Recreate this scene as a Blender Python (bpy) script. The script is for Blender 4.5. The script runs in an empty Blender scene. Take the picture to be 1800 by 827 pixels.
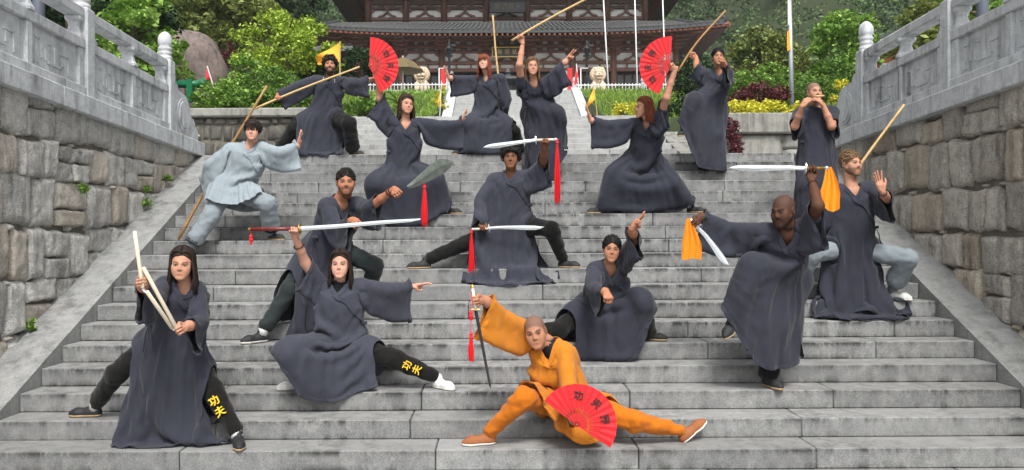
import bpy, bmesh, math, random
import numpy as np
from mathutils import Vector, Matrix, noise as mnoise

# ------------------------------------------------------------------ camera, sky, sun, exposure
SC = bpy.context.scene
COL = SC.collection
R = math.radians
F, CX, CY, EYE, ROLL = 1450.0, 874.0, 413.0, 1.552, 0.0049   # focal length in photo pixels, principal point, eye height
cam_d = bpy.data.cameras.new('camera'); cam = bpy.data.objects.new('camera', cam_d); COL.objects.link(cam)
cam_d.sensor_width = 36.0; cam_d.lens = F / 1800 * 36
cam_d.shift_x = (900 - CX) / 1800; cam_d.shift_y = 0.0
cam_d.clip_start = 0.1; cam_d.clip_end = 2000
cam.location = (0, 0, EYE)
cam.rotation_euler = (Matrix.Rotation(R(90), 3, 'X') @ Matrix.Rotation(-ROLL, 3, 'Z')).to_euler()
SC.camera = cam
world = bpy.data.worlds.new('World'); SC.world = world; world.use_nodes = True
wn = world.node_tree.nodes; wl = world.node_tree.links; wn.clear()
SUN_EL, SUN_AZ = R(53), R(173)
sky = wn.new('ShaderNodeTexSky'); sky.sky_type = 'NISHITA'; sky.sun_disc = False
sky.sun_elevation = SUN_EL; sky.sun_rotation = SUN_AZ; sky.air_density = 1.0; sky.dust_density = 4.0; sky.ozone_density = 1.0
hsv = wn.new('ShaderNodeHueSaturation'); hsv.inputs['Saturation'].default_value = 0.10     # flat white overcast
bg = wn.new('ShaderNodeBackground'); bg.inputs['Strength'].default_value = 0.105
wo = wn.new('ShaderNodeOutputWorld')
wl.new(sky.outputs[0], hsv.inputs['Color']); wl.new(hsv.outputs[0], bg.inputs['Color']); wl.new(bg.outputs[0], wo.inputs['Surface'])
sun_d = bpy.data.lights.new('sun', 'SUN'); sun_d.energy = 1.75; sun_d.angle = R(15); sun_d.color = (1, .97, .92)
sun = bpy.data.objects.new('sun', sun_d); COL.objects.link(sun)
# the sun stands behind the camera's left shoulder: light travels towards +Y
sd = Vector((math.sin(SUN_AZ) * math.cos(SUN_EL), math.cos(SUN_AZ) * math.cos(SUN_EL), math.sin(SUN_EL)))
sun.rotation_euler = (-sd).to_track_quat('-Z', 'Y').to_euler()
SC.view_settings.view_transform = 'Standard'; SC.view_settings.look = 'None'
SC.view_settings.exposure = 0.95; SC.view_settings.gamma = 1.0
SC.cycles.max_bounces = 6; SC.cycles.volume_bounces = 0; SC.cycles.use_denoising = True
SC.cycles.volume_step_rate = 4

# ------------------------------------------------------------------ helpers
def W(px, py, Y):
    """point at depth Y that stands at photo pixel (px, py)"""
    y = py + ROLL * (px - 900); x = px - ROLL * (py - 413)
    return Vector(((x - CX) * Y / F, Y, EYE + (CY - y) * Y / F))
rnd = random.Random(7)

class MB:
    def __init__(s): s.v = []; s.f = []; s.c = None
    def add(s, vs, fs):
        o = len(s.v); s.v += [tuple(p) for p in vs]; s.f += [tuple(i + o for i in f) for f in fs]; return s
    def box(s, x0, x1, y0, y1, z0, z1):
        return s.add([(x0,y0,z0),(x1,y0,z0),(x1,y1,z0),(x0,y1,z0),(x0,y0,z1),(x1,y0,z1),(x1,y1,z1),(x0,y1,z1)],
                     [(0,3,2,1),(4,5,6,7),(0,1,5,4),(1,2,6,5),(2,3,7,6),(3,0,4,7)])
    def bbox(s, x0, x1, y0, y1, z0, z1, b=.006):
        """box with chamfered edges"""
        bm = bmesh.new(); bmesh.ops.create_cube(bm, size=1)
        for v in bm.verts: v.co = ((x0+x1)/2 + v.co.x*(x1-x0), (y0+y1)/2 + v.co.y*(y1-y0), (z0+z1)/2 + v.co.z*(z1-z0))
        bmesh.ops.bevel(bm, geom=bm.edges[:], offset=b, segments=1, affect='EDGES')
        bm.verts.index_update()
        s.add([v.co[:] for v in bm.verts], [[v.index for v in f.verts] for f in bm.faces]); bm.free(); return s
    def tube(s, pts, rad, n=8, cap=True, flat=1.0, up=None):
        pts = [Vector(p) for p in pts]; m = len(pts)
        if not hasattr(rad, '__len__'): rad = [rad] * m
        o = len(s.v); prev = None
        for i, p in enumerate(pts):
            t = (pts[min(i+1, m-1)] - pts[max(i-1, 0)])
            t = t.normalized() if t.length > 1e-9 else Vector((0,0,1))
            a = prev if prev is not None else (Vector(up) if up is not None else (Vector((0,0,1)) if abs(t.z) < .9 else Vector((0,1,0))))
            a = a - t * a.dot(t)
            a = a.normalized() if a.length > 1e-6 else t.orthogonal().normalized()
            b = t.cross(a); prev = a
            for k in range(n):
                w = 2*math.pi*k/n
                s.v.append(tuple(p + a*math.cos(w)*rad[i] + b*math.sin(w)*rad[i]*flat))
        for i in range(m-1):
            for k in range(n):
                k2 = (k+1) % n
                s.f.append((o+i*n+k, o+i*n+k2, o+(i+1)*n+k2, o+(i+1)*n+k))
        if cap:
            s.f.append(tuple(o+k for k in range(n))[::-1]); s.f.append(tuple(o+(m-1)*n+k for k in range(n)))
        return s
    def lathe(s, c, prof, n=12, sx=1, sy=1):
        c = Vector(c); o = len(s.v)
        for r, z in prof:
            for k in range(n):
                w = 2*math.pi*k/n + math.pi/n
                s.v.append((c.x + r*sx*math.cos(w), c.y + r*sy*math.sin(w), c.z + z))
        for i in range(len(prof)-1):
            for k in range(n):
                k2 = (k+1) % n; s.f.append((o+i*n+k, o+i*n+k2, o+(i+1)*n+k2, o+(i+1)*n+k))
        s.f.append(tuple(o+k for k in range(n))[::-1]); s.f.append(tuple(o+(len(prof)-1)*n+k for k in range(n)))
        return s
    def prism(s, poly, ax, ay, az, depth, org=(0,0,0)):
        """2-d outline poly in the plane (ax, ay), extruded along az"""
        org, ax, ay, az = map(Vector, (org, ax, ay, az)); n = len(poly)
        a = [org + ax*p[0] + ay*p[1] for p in poly]; b = [p + az*depth for p in a]
        return s.add(a + b, [tuple(range(n)), tuple(range(2*n-1, n-1, -1))] + [(i, n+i, n+(i+1) % n, (i+1) % n) for i in range(n)])
    def build(s, name, m, parent=None, smooth=False, kind=None, sub=0):
        me = bpy.data.meshes.new(name)
        off = Vector(root_of(parent)) if parent is not None else Vector((0,0,0))
        me.from_pydata([(p[0]-off.x, p[1]-off.y, p[2]-off.z) for p in s.v], [], s.f)
        bm = bmesh.new(); bm.from_mesh(me); bmesh.ops.recalc_face_normals(bm, faces=bm.faces[:]); bm.to_mesh(me); bm.free()
        return link(name, me, m, parent, smooth, kind, sub)

def root_of(p):
    while p.parent is not None: p = p.parent
    return p.location
def link(name, me, m, parent=None, smooth=False, kind=None, sub=0):
    o = bpy.data.objects.new(name, me); COL.objects.link(o)
    if m is not None: me.materials.append(m)
    if smooth: me.polygons.foreach_set('use_smooth', [True]*len(me.polygons))
    if parent is not None: o.parent = parent
    if kind: o['kind'] = kind
    if sub:
        md = o.modifiers.new('sub', 'SUBSURF'); md.levels = sub; md.render_levels = sub
    return o
def npmesh(name, V, Fc, m, parent=None, smooth=True, kind=None, sub=0, col=None):
    """mesh from numpy arrays V (n,3), Fc (m,4) or (m,3)"""
    V = np.asarray(V, np.float32)
    if parent is not None: V = V - np.array(root_of(parent)[:], np.float32)
    me = bpy.data.meshes.new(name); Fc = np.asarray(Fc, np.int32); k = Fc.shape[1]
    me.vertices.add(len(V)); me.vertices.foreach_set('co', V.ravel())
    me.loops.add(Fc.size); me.loops.foreach_set('vertex_index', Fc.ravel())
    me.polygons.add(len(Fc)); me.polygons.foreach_set('loop_start', np.arange(0, Fc.size, k, dtype=np.int32))
    me.polygons.foreach_set('loop_total', np.full(len(Fc), k, np.int32))
    if col is not None:
        at = me.color_attributes.new('Col', 'FLOAT_COLOR', 'POINT')
        c4 = np.ones((len(V), 4), np.float32); c4[:, :3] = col; at.data.foreach_set('color', c4.ravel())
    me.update(calc_edges=True); me.validate()
    return link(name, me, m, parent, smooth, kind, sub)
def tag(o, label, cat, group=None):
    o['label'] = label; o['category'] = cat
    if group: o['group'] = group
    return o
def thing(name, label, cat, loc=(0,0,0), group=None):
    o = bpy.data.objects.new(name, None); COL.objects.link(o); o.location = loc; o.empty_display_size = .1
    return tag(o, label, cat, group)
def setting(name, loc=(0,0,0)):
    o = bpy.data.objects.new(name, None); COL.objects.link(o); o.location = loc; o['kind'] = 'structure'; o.empty_display_size = .1
    return o

# ------------------------------------------------------------------ materials
def lin(r, g, b):
    return tuple(((c/255)/12.92 if c/255 <= .04045 else ((c/255+.055)/1.055)**2.4) for c in (r, g, b)) + (1,)
class NT:
    """small wrapper to wire shader nodes"""
    def __init__(s, name):
        s.m = bpy.data.materials.new(name); s.m.use_nodes = True; s.t = s.m.node_tree; s.n = s.t.nodes; s.l = s.t.links
        s.b = s.n['Principled BSDF']; s.co = s.n.new('ShaderNodeTexCoord').outputs['Object']
    def mp(s, scale, src=None):
        q = s.n.new('ShaderNodeMapping'); q.inputs['Scale'].default_value = scale if hasattr(scale, '__len__') else (scale,)*3
        s.l.new(src or s.co, q.inputs['Vector']); return q.outputs[0]
    def noise(s, scale, detail=4, rough=.6, vec=None, dist=0):
        q = s.n.new('ShaderNodeTexNoise'); q.inputs['Scale'].default_value = scale; q.inputs['Detail'].default_value = detail
        q.inputs['Roughness'].default_value = rough; q.inputs['Distortion'].default_value = dist; s.l.new(vec or s.co, q.inputs['Vector']); return q.outputs['Fac']
    def ramp(s, fac, stops):
        q = s.n.new('ShaderNodeValToRGB'); e = q.color_ramp.elements
        while len(e) < len(stops): e.new(.5)
        for k, (p, c) in enumerate(stops):
            e[k].position = p; e[k].color = c if hasattr(c, '__len__') else (c, c, c, 1)
        s.l.new(fac, q.inputs[0]); return q.outputs[0]
    def mix(s, fac, a, b, mode='MIX'):
        q = s.n.new('ShaderNodeMix'); q.data_type = 'RGBA'; q.blend_type = mode; q.clamp_factor = True
        for i, x in ((0, fac), (6, a), (7, b)):
            if isinstance(x, (int, float, tuple)): q.inputs[i].default_value = x
            else: s.l.new(x, q.inputs[i])
        return q.outputs[2]
    def math(s, op, a, b=None, clamp=False):
        q = s.n.new('ShaderNodeMath'); q.operation = op; q.use_clamp = clamp
        for i, x in ((0, a), (1, b)):
            if x is None: continue
            if isinstance(x, (int, float)): q.inputs[i].default_value = x
            else: s.l.new(x, q.inputs[i])
        return q.outputs[0]
    def orand(s): return s.n.new('ShaderNodeObjectInfo').outputs['Random']
    def island(s): return s.n.new('ShaderNodeNewGeometry').outputs['Random Per Island']
    def xyz(s):
        q = s.n.new('ShaderNodeSeparateXYZ'); s.l.new(s.co, q.inputs[0]); return q.outputs
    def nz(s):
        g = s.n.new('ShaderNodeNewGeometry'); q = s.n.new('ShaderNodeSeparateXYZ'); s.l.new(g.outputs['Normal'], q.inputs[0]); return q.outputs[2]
    def attr(s, name='Col'):
        q = s.n.new('ShaderNodeVertexColor'); q.layer_name = name; return q.outputs[0]
    def bump(s, h, strength=.3, dist=.01):
        q = s.n.new('ShaderNodeBump'); q.inputs['Strength'].default_value = strength; q.inputs['Distance'].default_value = dist
        s.l.new(h, q.inputs['Height']); s.l.new(q.outputs[0], s.b.inputs['Normal'])
    def out(s, col, rough=.7, spec=None, metal=0):
        if isinstance(col, tuple): s.b.inputs['Base Color'].default_value = col
        else: s.l.new(col, s.b.inputs['Base Color'])
        if isinstance(rough, (int, float)): s.b.inputs['Roughness'].default_value = rough
        else: s.l.new(rough, s.b.inputs['Roughness'])
        if spec is not None: s.b.inputs['Specular IOR Level'].default_value = spec
        s.b.inputs['Metallic'].default_value = metal
        return s.m
def plain(name, c, rough=.6, var=.12, scale=20, bump=0, metal=0, spec=None):
    t = NT(name); n = t.noise(scale, 3)
    k = t.ramp(n, [(.3, tuple(x*(1-var) for x in c[:3])+(1,)), (.7, tuple(min(1, x*(1+var)) for x in c[:3])+(1,))])
    if bump: t.bump(n, bump, .004)
    return t.out(k, rough, spec, metal)

def granite(name, base, dark, light, streak=.5, riser=None, moss=0.0, vary=.25, warm=0.0):
    t = NT(name)
    fine = t.noise(85 if warm else 130, 3, .75); mid = t.noise(15 if warm else 9, 6, .7); big = t.noise(1.3, 4, .6)
    c = t.ramp(fine, [(.36, tuple(x*.75 for x in dark[:3])+(1,) if warm else dark), (.5, base), (.62 if warm else .68, light)])
    c = t.mix(.4, c, t.ramp(mid, [(.36, tuple(x*.85 for x in dark[:3])+(1,) if warm else dark), (.52, base), (.68, light)]))
    rv = t.orand()
    c = t.mix(1.0, c, t.ramp(rv, [(0, 1-vary), (1, 1.0)]), 'MULTIPLY')
    if warm: c = t.mix(t.math('MULTIPLY', t.ramp(t.math('FRACT', t.math('MULTIPLY', rv, 7.31)), [(.62, 0.0), (.85, 1.0)]), warm), c, lin(190,164,128))
    # rain-washed soot: vertical streaks
    st = t.noise(1.0, 5, .7, t.mp((7, 7, .7)))
    sk = t.math('MULTIPLY', t.ramp(st, [(.44 if warm else .48, 0.0), (.60 if warm else .66, 1.0)]), t.ramp(big, [(.35, .15), (.62, 1.0)]))
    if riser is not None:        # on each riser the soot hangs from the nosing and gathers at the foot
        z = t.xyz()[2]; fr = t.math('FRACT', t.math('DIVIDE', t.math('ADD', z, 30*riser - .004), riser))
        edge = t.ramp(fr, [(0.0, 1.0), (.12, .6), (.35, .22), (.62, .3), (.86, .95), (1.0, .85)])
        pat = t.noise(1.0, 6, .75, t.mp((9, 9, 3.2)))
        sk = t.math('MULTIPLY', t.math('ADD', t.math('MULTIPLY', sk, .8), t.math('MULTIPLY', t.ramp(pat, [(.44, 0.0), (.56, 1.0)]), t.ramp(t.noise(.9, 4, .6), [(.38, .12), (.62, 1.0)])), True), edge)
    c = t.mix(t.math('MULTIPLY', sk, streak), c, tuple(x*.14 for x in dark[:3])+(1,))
    tp = t.nz(); c = t.mix(t.math('MULTIPLY', t.ramp(tp, [(.6, 0.0), (.9, 1.0)]), .30 if riser is not None else 0.0), c, light)     # treads mixed paler where the face points up
    if moss:
        mk = t.ramp(t.noise(2.2, 5, .7), [(.60, 0.0), (.70, 1.0)])
        c = t.mix(t.math('MULTIPLY', mk, moss), c, lin(62, 74, 30))
    h = t.math('ADD', t.math('MULTIPLY', fine, .45), mid)
    if warm: h = t.math('ADD', h, t.math('MULTIPLY', t.noise(24, 6, .72), 1.6))
    t.bump(h, .9 if warm else .35, .02 if warm else .006)
    return t.out(c, .82, .3)

M = {}
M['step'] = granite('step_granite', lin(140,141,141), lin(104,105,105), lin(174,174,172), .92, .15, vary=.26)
M['ramp'] = granite('ramp_granite', lin(146,147,146), lin(112,113,113), lin(172,172,170), .55, vary=.1)
M['balus'] = granite('balustrade_granite', lin(200,203,206), lin(150,153,156), lin(226,228,230), .68, vary=.06)
M['stoneL'] = granite('pale_rough_stone', lin(222,220,215), lin(168,166,161), lin(246,245,241), .55, moss=.35, vary=.34, warm=.34)
M['stoneR'] = granite('tan_rough_stone', lin(208,202,191), lin(150,144,134), lin(238,233,222), .6, moss=.22, vary=.36, warm=.3)
M['stoneD'] = granite('dark_rubble_stone', lin(108,106,98), lin(66,65,60), lin(142,140,131), .6, moss=.4, vary=.5)
M['mortar'] = plain('wall_core_dark', lin(104,99,90), .95, .3, 12, .4)
M['coping'] = granite('weathered_concrete', lin(150,149,142), lin(110,110,105), lin(176,175,168), .8, moss=.1, vary=.15)
M['paving'] = granite('landing_paving', lin(166,167,166), lin(130,130,129), lin(190,190,188), .3, vary=.12)
M['brown'] = plain('temple_timber', lin(112,78,66), .55, .18, 3, .1)
M['brown2'] = plain('temple_timber_dark', lin(84,62,53), .6, .18, 3, .1)
M['tip'] = plain('rafter_end_paint', lin(134,88,72), .6, .15, 5)
M['white'] = plain('lime_plaster', lin(233,233,230), .8, .05, 4)
M['tile'] = plain('roof_tile_grey', lin(62,64,66), .6, .25, 6, .2)
M['tileL'] = plain('roof_tile_edge', lin(88,89,89), .6, .2, 9)
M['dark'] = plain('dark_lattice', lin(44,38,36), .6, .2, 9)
M['glassd'] = plain('dark_window_glass', lin(40,46,50), .15, .2, 2)
M['plaque'] = plain('black_lacquer', lin(22,22,26), .3, .1, 5)
M['gold'] = plain('gold_leaf', lin(196,170,110), .4, .15, 30, 0, .4)
M['golddim'] = plain('worn_gilt', lin(112,104,86), .5, .2, 30)
M['red'] = plain('red_banner', lin(196,40,42), .7, .1, 10)
M['lion'] = granite('cream_marble', lin(214,194,168), lin(170,146,120), lin(235,222,203), .25, vary=.05)
M['metalw'] = plain('white_painted_metal', lin(226,228,230), .4, .05, 5)
M['metalk'] = plain('black_painted_metal', lin(32,34,38), .4, .1, 5)
M['steel'] = plain('galvanised_steel', lin(176,182,188), .35, .06, 8, 0, .5)
M['yellowf'] = plain('orange_yellow_flag', lin(248,170,45), .7, .08, 8)
M['redf'] = plain('red_flag', lin(222,52,60), .7, .08, 8)
M['whitef'] = plain('white_flag', lin(225,220,215), .7, .05, 8)
M['green'] = plain('green_enamel', lin(20,104,68), .35, .1, 8)
M['soil'] = plain('slope_soil', lin(48,58,32), .95, .3, 3, .5)
def leafmat(name, c0, c1, c2, trans=.25):
    t = NT(name); i = t.island()
    c = t.ramp(i, [(0, c0), (.5, c1), (1, c2)])
    m = t.out(c, .55, .3); t.b.inputs['Transmission Weight'].default_value = 0
    tr = t.n.new('ShaderNodeBsdfTranslucent'); t.l.new(c, tr.inputs['Color'])
    mx = t.n.new('ShaderNodeMixShader'); mx.inputs[0].default_value = trans
    t.l.new(t.b.outputs[0], mx.inputs[1]); t.l.new(tr.outputs[0], mx.inputs[2]); t.l.new(mx.outputs[0], t.n['Material Output'].inputs['Surface'])
    return m
M['lf_lime'] = leafmat('lime_leaves', lin(107,134,41), lin(154,180,63), lin(193,211,92))
M['lf_mid'] = leafmat('mid_green_leaves', lin(68,101,41), lin(103,138,59), lin(140,173,81))
M['lf_olive'] = leafmat('olive_leaves', lin(77,92,44), lin(114,127,63), lin(160,167,96))
M['lf_dark'] = leafmat('dark_evergreen_leaves', lin(33,52,33), lin(50,74,44), lin(77,101,59))
M['lf_fresh'] = leafmat('fresh_green_leaves', lin(83,121,44), lin(123,160,66), lin(165,195,101))
M['lf_yellow'] = leafmat('golden_privet_leaves', lin(165,165,44), lin(209,204,66), lin(235,228,101))
M['lf_purple'] = leafmat('purple_leaves', lin(77,41,50), lin(105,57,63), lin(134,77,79))
M['lf_hill'] = leafmat('hill_forest_leaves', lin(63,92,55), lin(94,123,72), lin(134,158,92), .15)
M['lf_hill2'] = leafmat('hill_forest_dark_leaves', lin(50,72,48), lin(74,99,63), lin(107,127,79), .15)
M['grass'] = leafmat('grass_blades', lin(92,123,44), lin(123,156,61), lin(165,189,92))
M['bark'] = plain('bark', lin(88,76,62), .9, .25, 12, .6)
M['boulder'] = granite('weathered_boulder', lin(122,108,104), lin(74,66,64), lin(150,138,132), .85, vary=.05)
# ------------------------------------------------------------------ signed-distance modelling
def sdf_grid(lo, hi, h):
    n = np.ceil((np.array(hi) - np.array(lo))/h).astype(int) + 1
    return np.full(n, .2, np.float32), np.array(lo, np.float32), h
def _box(Fg, o, h, c, r):
    a = np.maximum(0, np.floor((np.array(c)-r-o)/h).astype(int)); b = np.minimum(Fg.shape, np.ceil((np.array(c)+r-o)/h).astype(int)+1)
    if np.any(b <= a): return None, None
    sl = tuple(slice(i, j) for i, j in zip(a, b))
    ax = [o[k] + h*np.arange(a[k], b[k], dtype=np.float32) for k in range(3)]
    return sl, np.meshgrid(*ax, indexing='ij', sparse=True)
def smin(a, b, k):
    q = np.clip(.5 + .5*(b-a)/k, 0, 1); return b*(1-q) + a*q - k*q*(1-q)
def ell(Fg, o, h, c, r, k=.02, rot=None):
    c = np.array(c, np.float32); r = np.array(r, np.float32); sl, g = _box(Fg, o, h, c, r.max()+k*2+.02)
    if sl is None: return
    x, y, z = g[0]-c[0], g[1]-c[1], g[2]-c[2]
    if rot is not None:
        m = np.array(rot, np.float32); x, y, z = x*m[0,0]+y*m[1,0]+z*m[2,0], x*m[0,1]+y*m[1,1]+z*m[2,1], x*m[0,2]+y*m[1,2]+z*m[2,2]
    k0 = np.sqrt((x/r[0])**2+(y/r[1])**2+(z/r[2])**2); k1 = np.sqrt((x/r[0]**2)**2+(y/r[1]**2)**2+(z/r[2]**2)**2)
    Fg[sl] = smin(Fg[sl], k0*(k0-1)/np.maximum(k1, 1e-6), k)
def cut(Fg, o, h, c, r, k=.01):
    c = np.array(c, np.float32); r = np.array(r, np.float32); sl, g = _box(Fg, o, h, c, r.max()+k*2+.01)
    if sl is None: return
    x, y, z = g[0]-c[0], g[1]-c[1], g[2]-c[2]
    k0 = np.sqrt((x/r[0])**2+(y/r[1])**2+(z/r[2])**2); k1 = np.sqrt((x/r[0]**2)**2+(y/r[1]**2)**2+(z/r[2]**2)**2)
    Fg[sl] = -smin(-Fg[sl], k0*(k0-1)/np.maximum(k1, 1e-6), k)
def cone(Fg, o, h, a, b, ra, rb, k=.02):
    a = np.array(a, np.float32); b = np.array(b, np.float32); m = (a+b)/2
    r = np.abs(b-a)/2 + max(ra, rb) + k*2 + .02
    lo = np.maximum(0, np.floor((m-r-o)/h).astype(int)); hi = np.minimum(Fg.shape, np.ceil((m+r-o)/h).astype(int)+1)
    if np.any(hi <= lo): return
    sl = tuple(slice(i, j) for i, j in zip(lo, hi))
    x, y, z = np.meshgrid(*[o[q] + h*np.arange(lo[q], hi[q], dtype=np.float32) - a[q] for q in range(3)], indexing='ij', sparse=True)
    d = b-a; L = max(float(d@d), 1e-9)
    t = np.clip((x*d[0]+y*d[1]+z*d[2])/L, 0, 1)
    dist = np.sqrt((x-t*d[0])**2+(y-t*d[1])**2+(z-t*d[2])**2) - (ra + (rb-ra)*t)
    Fg[sl] = smin(Fg[sl], dist, k)
def surface_nets(Fg, o, h):
    s = Fg < 0
    c = [s[i:s.shape[0]-1+i, j:s.shape[1]-1+j, k:s.shape[2]-1+k] for i in (0,1) for j in (0,1) for k in (0,1)]
    cnt = sum(q.astype(np.int8) for q in c); act = (cnt > 0) & (cnt < 8)
    idx = np.full(act.shape, -1, np.int64); ci = np.argwhere(act); idx[act] = np.arange(len(ci))
    P = np.zeros((len(ci), 3), np.float32); N = np.zeros(len(ci), np.float32)
    off = [(i,j,k) for i in (0,1) for j in (0,1) for k in (0,1)]
    val = [Fg[ci[:,0]+i, ci[:,1]+j, ci[:,2]+k] for i,j,k in off]
    for p in range(8):
        for q in range(p+1, 8):
            d = np.array(off[q]) - np.array(off[p])
            if np.abs(d).sum() != 1: continue
            m = (val[p] < 0) != (val[q] < 0)
            t = val[p]/np.where(np.abs(val[p]-val[q]) < 1e-9, 1, val[p]-val[q])
            P[m] += (np.array(off[p])[None] + t[m,None]*d[None]).astype(np.float32); N[m] += 1
    V_ = o + h*(ci + P/np.maximum(N, 1)[:,None])
    quads = []
    for ax in range(3):
        e = np.moveaxis(s, ax, 0); ch = np.argwhere(e[:-1] != e[1:])
        u, w = [q for q in range(3) if q != ax]
        g = np.zeros((len(ch), 3), int); g[:, ax] = ch[:,0]; g[:, u] = ch[:,1]; g[:, w] = ch[:,2]
        ok = (g[:,u] > 0) & (g[:,w] > 0) & (g[:,u] < act.shape[u]) & (g[:,w] < act.shape[w]); g = g[ok]
        q4 = []
        for du, dw in ((-1,-1),(0,-1),(0,0),(-1,0)):
            t = g.copy(); t[:,u] += du; t[:,w] += dw; q4.append(idx[t[:,0],t[:,1],t[:,2]])
        q4 = np.stack(q4, 1); ins = s[g[:,0],g[:,1],g[:,2]]
        flip = ins if ax != 1 else ~ins
        q4[~flip] = q4[~flip][:, ::-1]; quads.append(q4)
    Q_ = np.concatenate(quads); Q_ = Q_[(Q_ >= 0).all(1)]
    return V_.astype(np.float32), Q_
# ------------------------------------------------------------------ the great stair
H1, D1, Y0 = .15, .32, 5.96           # riser, tread, depth of the nosing of step 0
XL, XR = -3.83, 4.19
def nose(k): return Y0 + D1*k
LAND = 2.7
stair = setting('stone_stairs')
rs = random.Random(3)
for k in range(-4, 19):
    z = H1*k; y = nose(k); x = XL; n = 0
    if k == 18: dep = .62
    else: dep = D1 + .06
    first = rs.uniform(.5, 1.7)
    while x < XR - .01:
        L = first if n == 0 else rs.uniform(1.25, 2.0)
        x2 = min(XR, x + L)
        if XR - x2 < .45: x2 = XR
        dz = rs.uniform(-.003, .003); dy = rs.uniform(-.005, .005)
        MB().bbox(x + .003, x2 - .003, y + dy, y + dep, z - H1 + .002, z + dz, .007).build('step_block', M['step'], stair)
        x = x2; n += 1
# raking side slabs
for sgn, xa, xb in ((-1, XL, XL - .43), (1, XR, XR + .43)):
    ks = [-4, -1.2, 1.6, 4.4, 7.4, 10.6, 13.8, 17.75]
    for a, b in zip(ks[:-1], ks[1:]):
        ya, yb = nose(a) + .004, nose(b) - .004; za, zb = H1*a + .035, H1*b + .035
        x0, x1 = sorted((xa + sgn*.001, xb)); mb = MB()
        mb.add([(x0,ya,za),(x1,ya,za),(x1,yb,zb),(x0,yb,zb),(x0,ya,za-.6),(x1,ya,za-.6),(x1,yb,zb-.6),(x0,yb,zb-.6)],
               [(0,1,2,3),(4,7,6,5),(0,4,5,1),(1,5,6,2),(2,6,7,3),(3,7,4,0)])
        mb.build('ramp_slab', M['ramp'], stair)
landing = MB().box(-14, 15, nose(18) + .6, 16.4, LAND - .5, LAND - .004).build('landing_pavement', M['paving'], kind='structure')
lower = MB().box(-14, 15, -8, nose(-4) + .2, H1*-5 - .3, H1*-5 + .002).build('lower_pavement', M['paving'], kind='structure')

# ------------------------------------------------------------------ rough stone walls
def stone(par, O, u, v, n, u0, u1, v0, v1, mat, seed, depth=.07, gap=.007, g=7, rough=1.0):
    """one quarry-faced block filling (u0..u1, v0..v1) of the plane O + u*s + v*t, bulging along n"""
    V = []; r = random.Random(seed); so = Vector((r.uniform(-50,50), r.uniform(-50,50), r.uniform(-50,50)))
    w, h = u1-u0, v1-v0; j = min(w, h)*.075*rough
    cj = [(r.uniform(-j,j), r.uniform(-j,j)) for _ in range(4)]
    bulge = r.uniform(.5, 1.15)*depth; tilt = r.uniform(-.02, .02)*rough; tilt2 = r.uniform(-.02,.02)*rough
    for a in range(g+1):
        for b in range(g+1):
            s, t = a/g, b/g
            cx = [(1-s)*(1-t), s*(1-t), s*t, (1-s)*t]
            du = sum(c*q[0] for c, q in zip(cx, cj)); dv = sum(c*q[1] for c, q in zip(cx, cj))
            pu = u0 + gap + s*(w-2*gap) + du; pv = v0 + gap + t*(h-2*gap) + dv
            e = max(abs(2*s-1), abs(2*t-1))
            q = so + Vector((pu*4, pv*4, 0))
            if e > .99:
                nn = mnoise.noise_vector(q*1.6); pu += nn.x*.03*rough; pv += nn.y*.03*rough; d = -.01
            else:
                d = bulge*(1-e**14) + (s-.5)*tilt + (t-.5)*tilt2
                d += (mnoise.noise(q*1.2)*.016 + mnoise.noise(q*3.1)*.012 + mnoise.noise(q*7.0)*.008)*rough
                d = max(.005, d)
            V.append(O + u*pu + v*pv + n*d)
    Fc = [(a*(g+1)+b, (a+1)*(g+1)+b, (a+1)*(g+1)+b+1, a*(g+1)+b+1) for a in range(g) for b in range(g)]
    mb = MB().add(V, Fc); m = len(V)
    ring = [a*(g+1) for a in range(g+1)] + [g*(g+1)+b for b in range(1, g+1)] + [a*(g+1)+g for a in range(g-1, -1, -1)] + [b for b in range(g-1, 0, -1)]
    mb.v += [tuple(Vector(mb.v[i]) - n*.08) for i in ring]
    for i in range(len(ring)):
        i2 = (i+1) % len(ring); mb.f.append((ring[i], ring[i2], m+i2, m+i))
    return mb.build('stone', mat, par, smooth=True)
def rubble(par, O, u, v, n, U0, U1, V0, V1, mat, hs, ws, seed, keep=lambda u0,u1,v0,v1: True, depth=.07, chink=.5, g=7):
    r = random.Random(seed); z = V0; c = 0
    while z < V1 - .03:
        h = r.uniform(*hs)
        if V1 - (z+h) < hs[0]*.6: h = V1 - z
        x = U0 - r.uniform(0, .4)
        while x < U1 - .02:
            w = r.uniform(*ws)*(1 if r.random() > .3 else .62)
            if U1 - (x+w) < ws[0]*.5: w = U1 - x
            if keep(x, x+w, z, z+h):
                dz = r.uniform(-.02, .02)
                if w > .3 and h > .34 and r.random() < .22:
                    q = r.uniform(.4, .6)
                    stone(par, O,u,v,n, x, x+w, z+dz, z+h*q, mat, seed*1000+c, depth, g=g); c += 1
                    stone(par, O,u,v,n, x, x+w, z+h*q, z+h+dz, mat, seed*1000+c, depth, g=g); c += 1
                else:
                    stone(par, O,u,v,n, x, x+w, z+dz, z+h+dz, mat, seed*1000+c, depth, g=g); c += 1
                if r.random() < chink:
                    a = r.uniform(.05, .1); b = r.uniform(.03, .06)
                    stone(par, O + n*.012,u,v,n, x+w-a/2, x+w+a*.6, z+h-b/2, z+h+b/2, mat, seed*1000+c+500, .035, .003, 3, .5); c += 1
            x += w
        z += h
def slope_z(y): return H1*(y - Y0)/D1
UX, UY, UZ = Vector((1,0,0)), Vector((0,1,0)), Vector((0,0,1))
def top_z(y): return 2.70 + .035*max(0, 11.7 - y)
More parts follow.
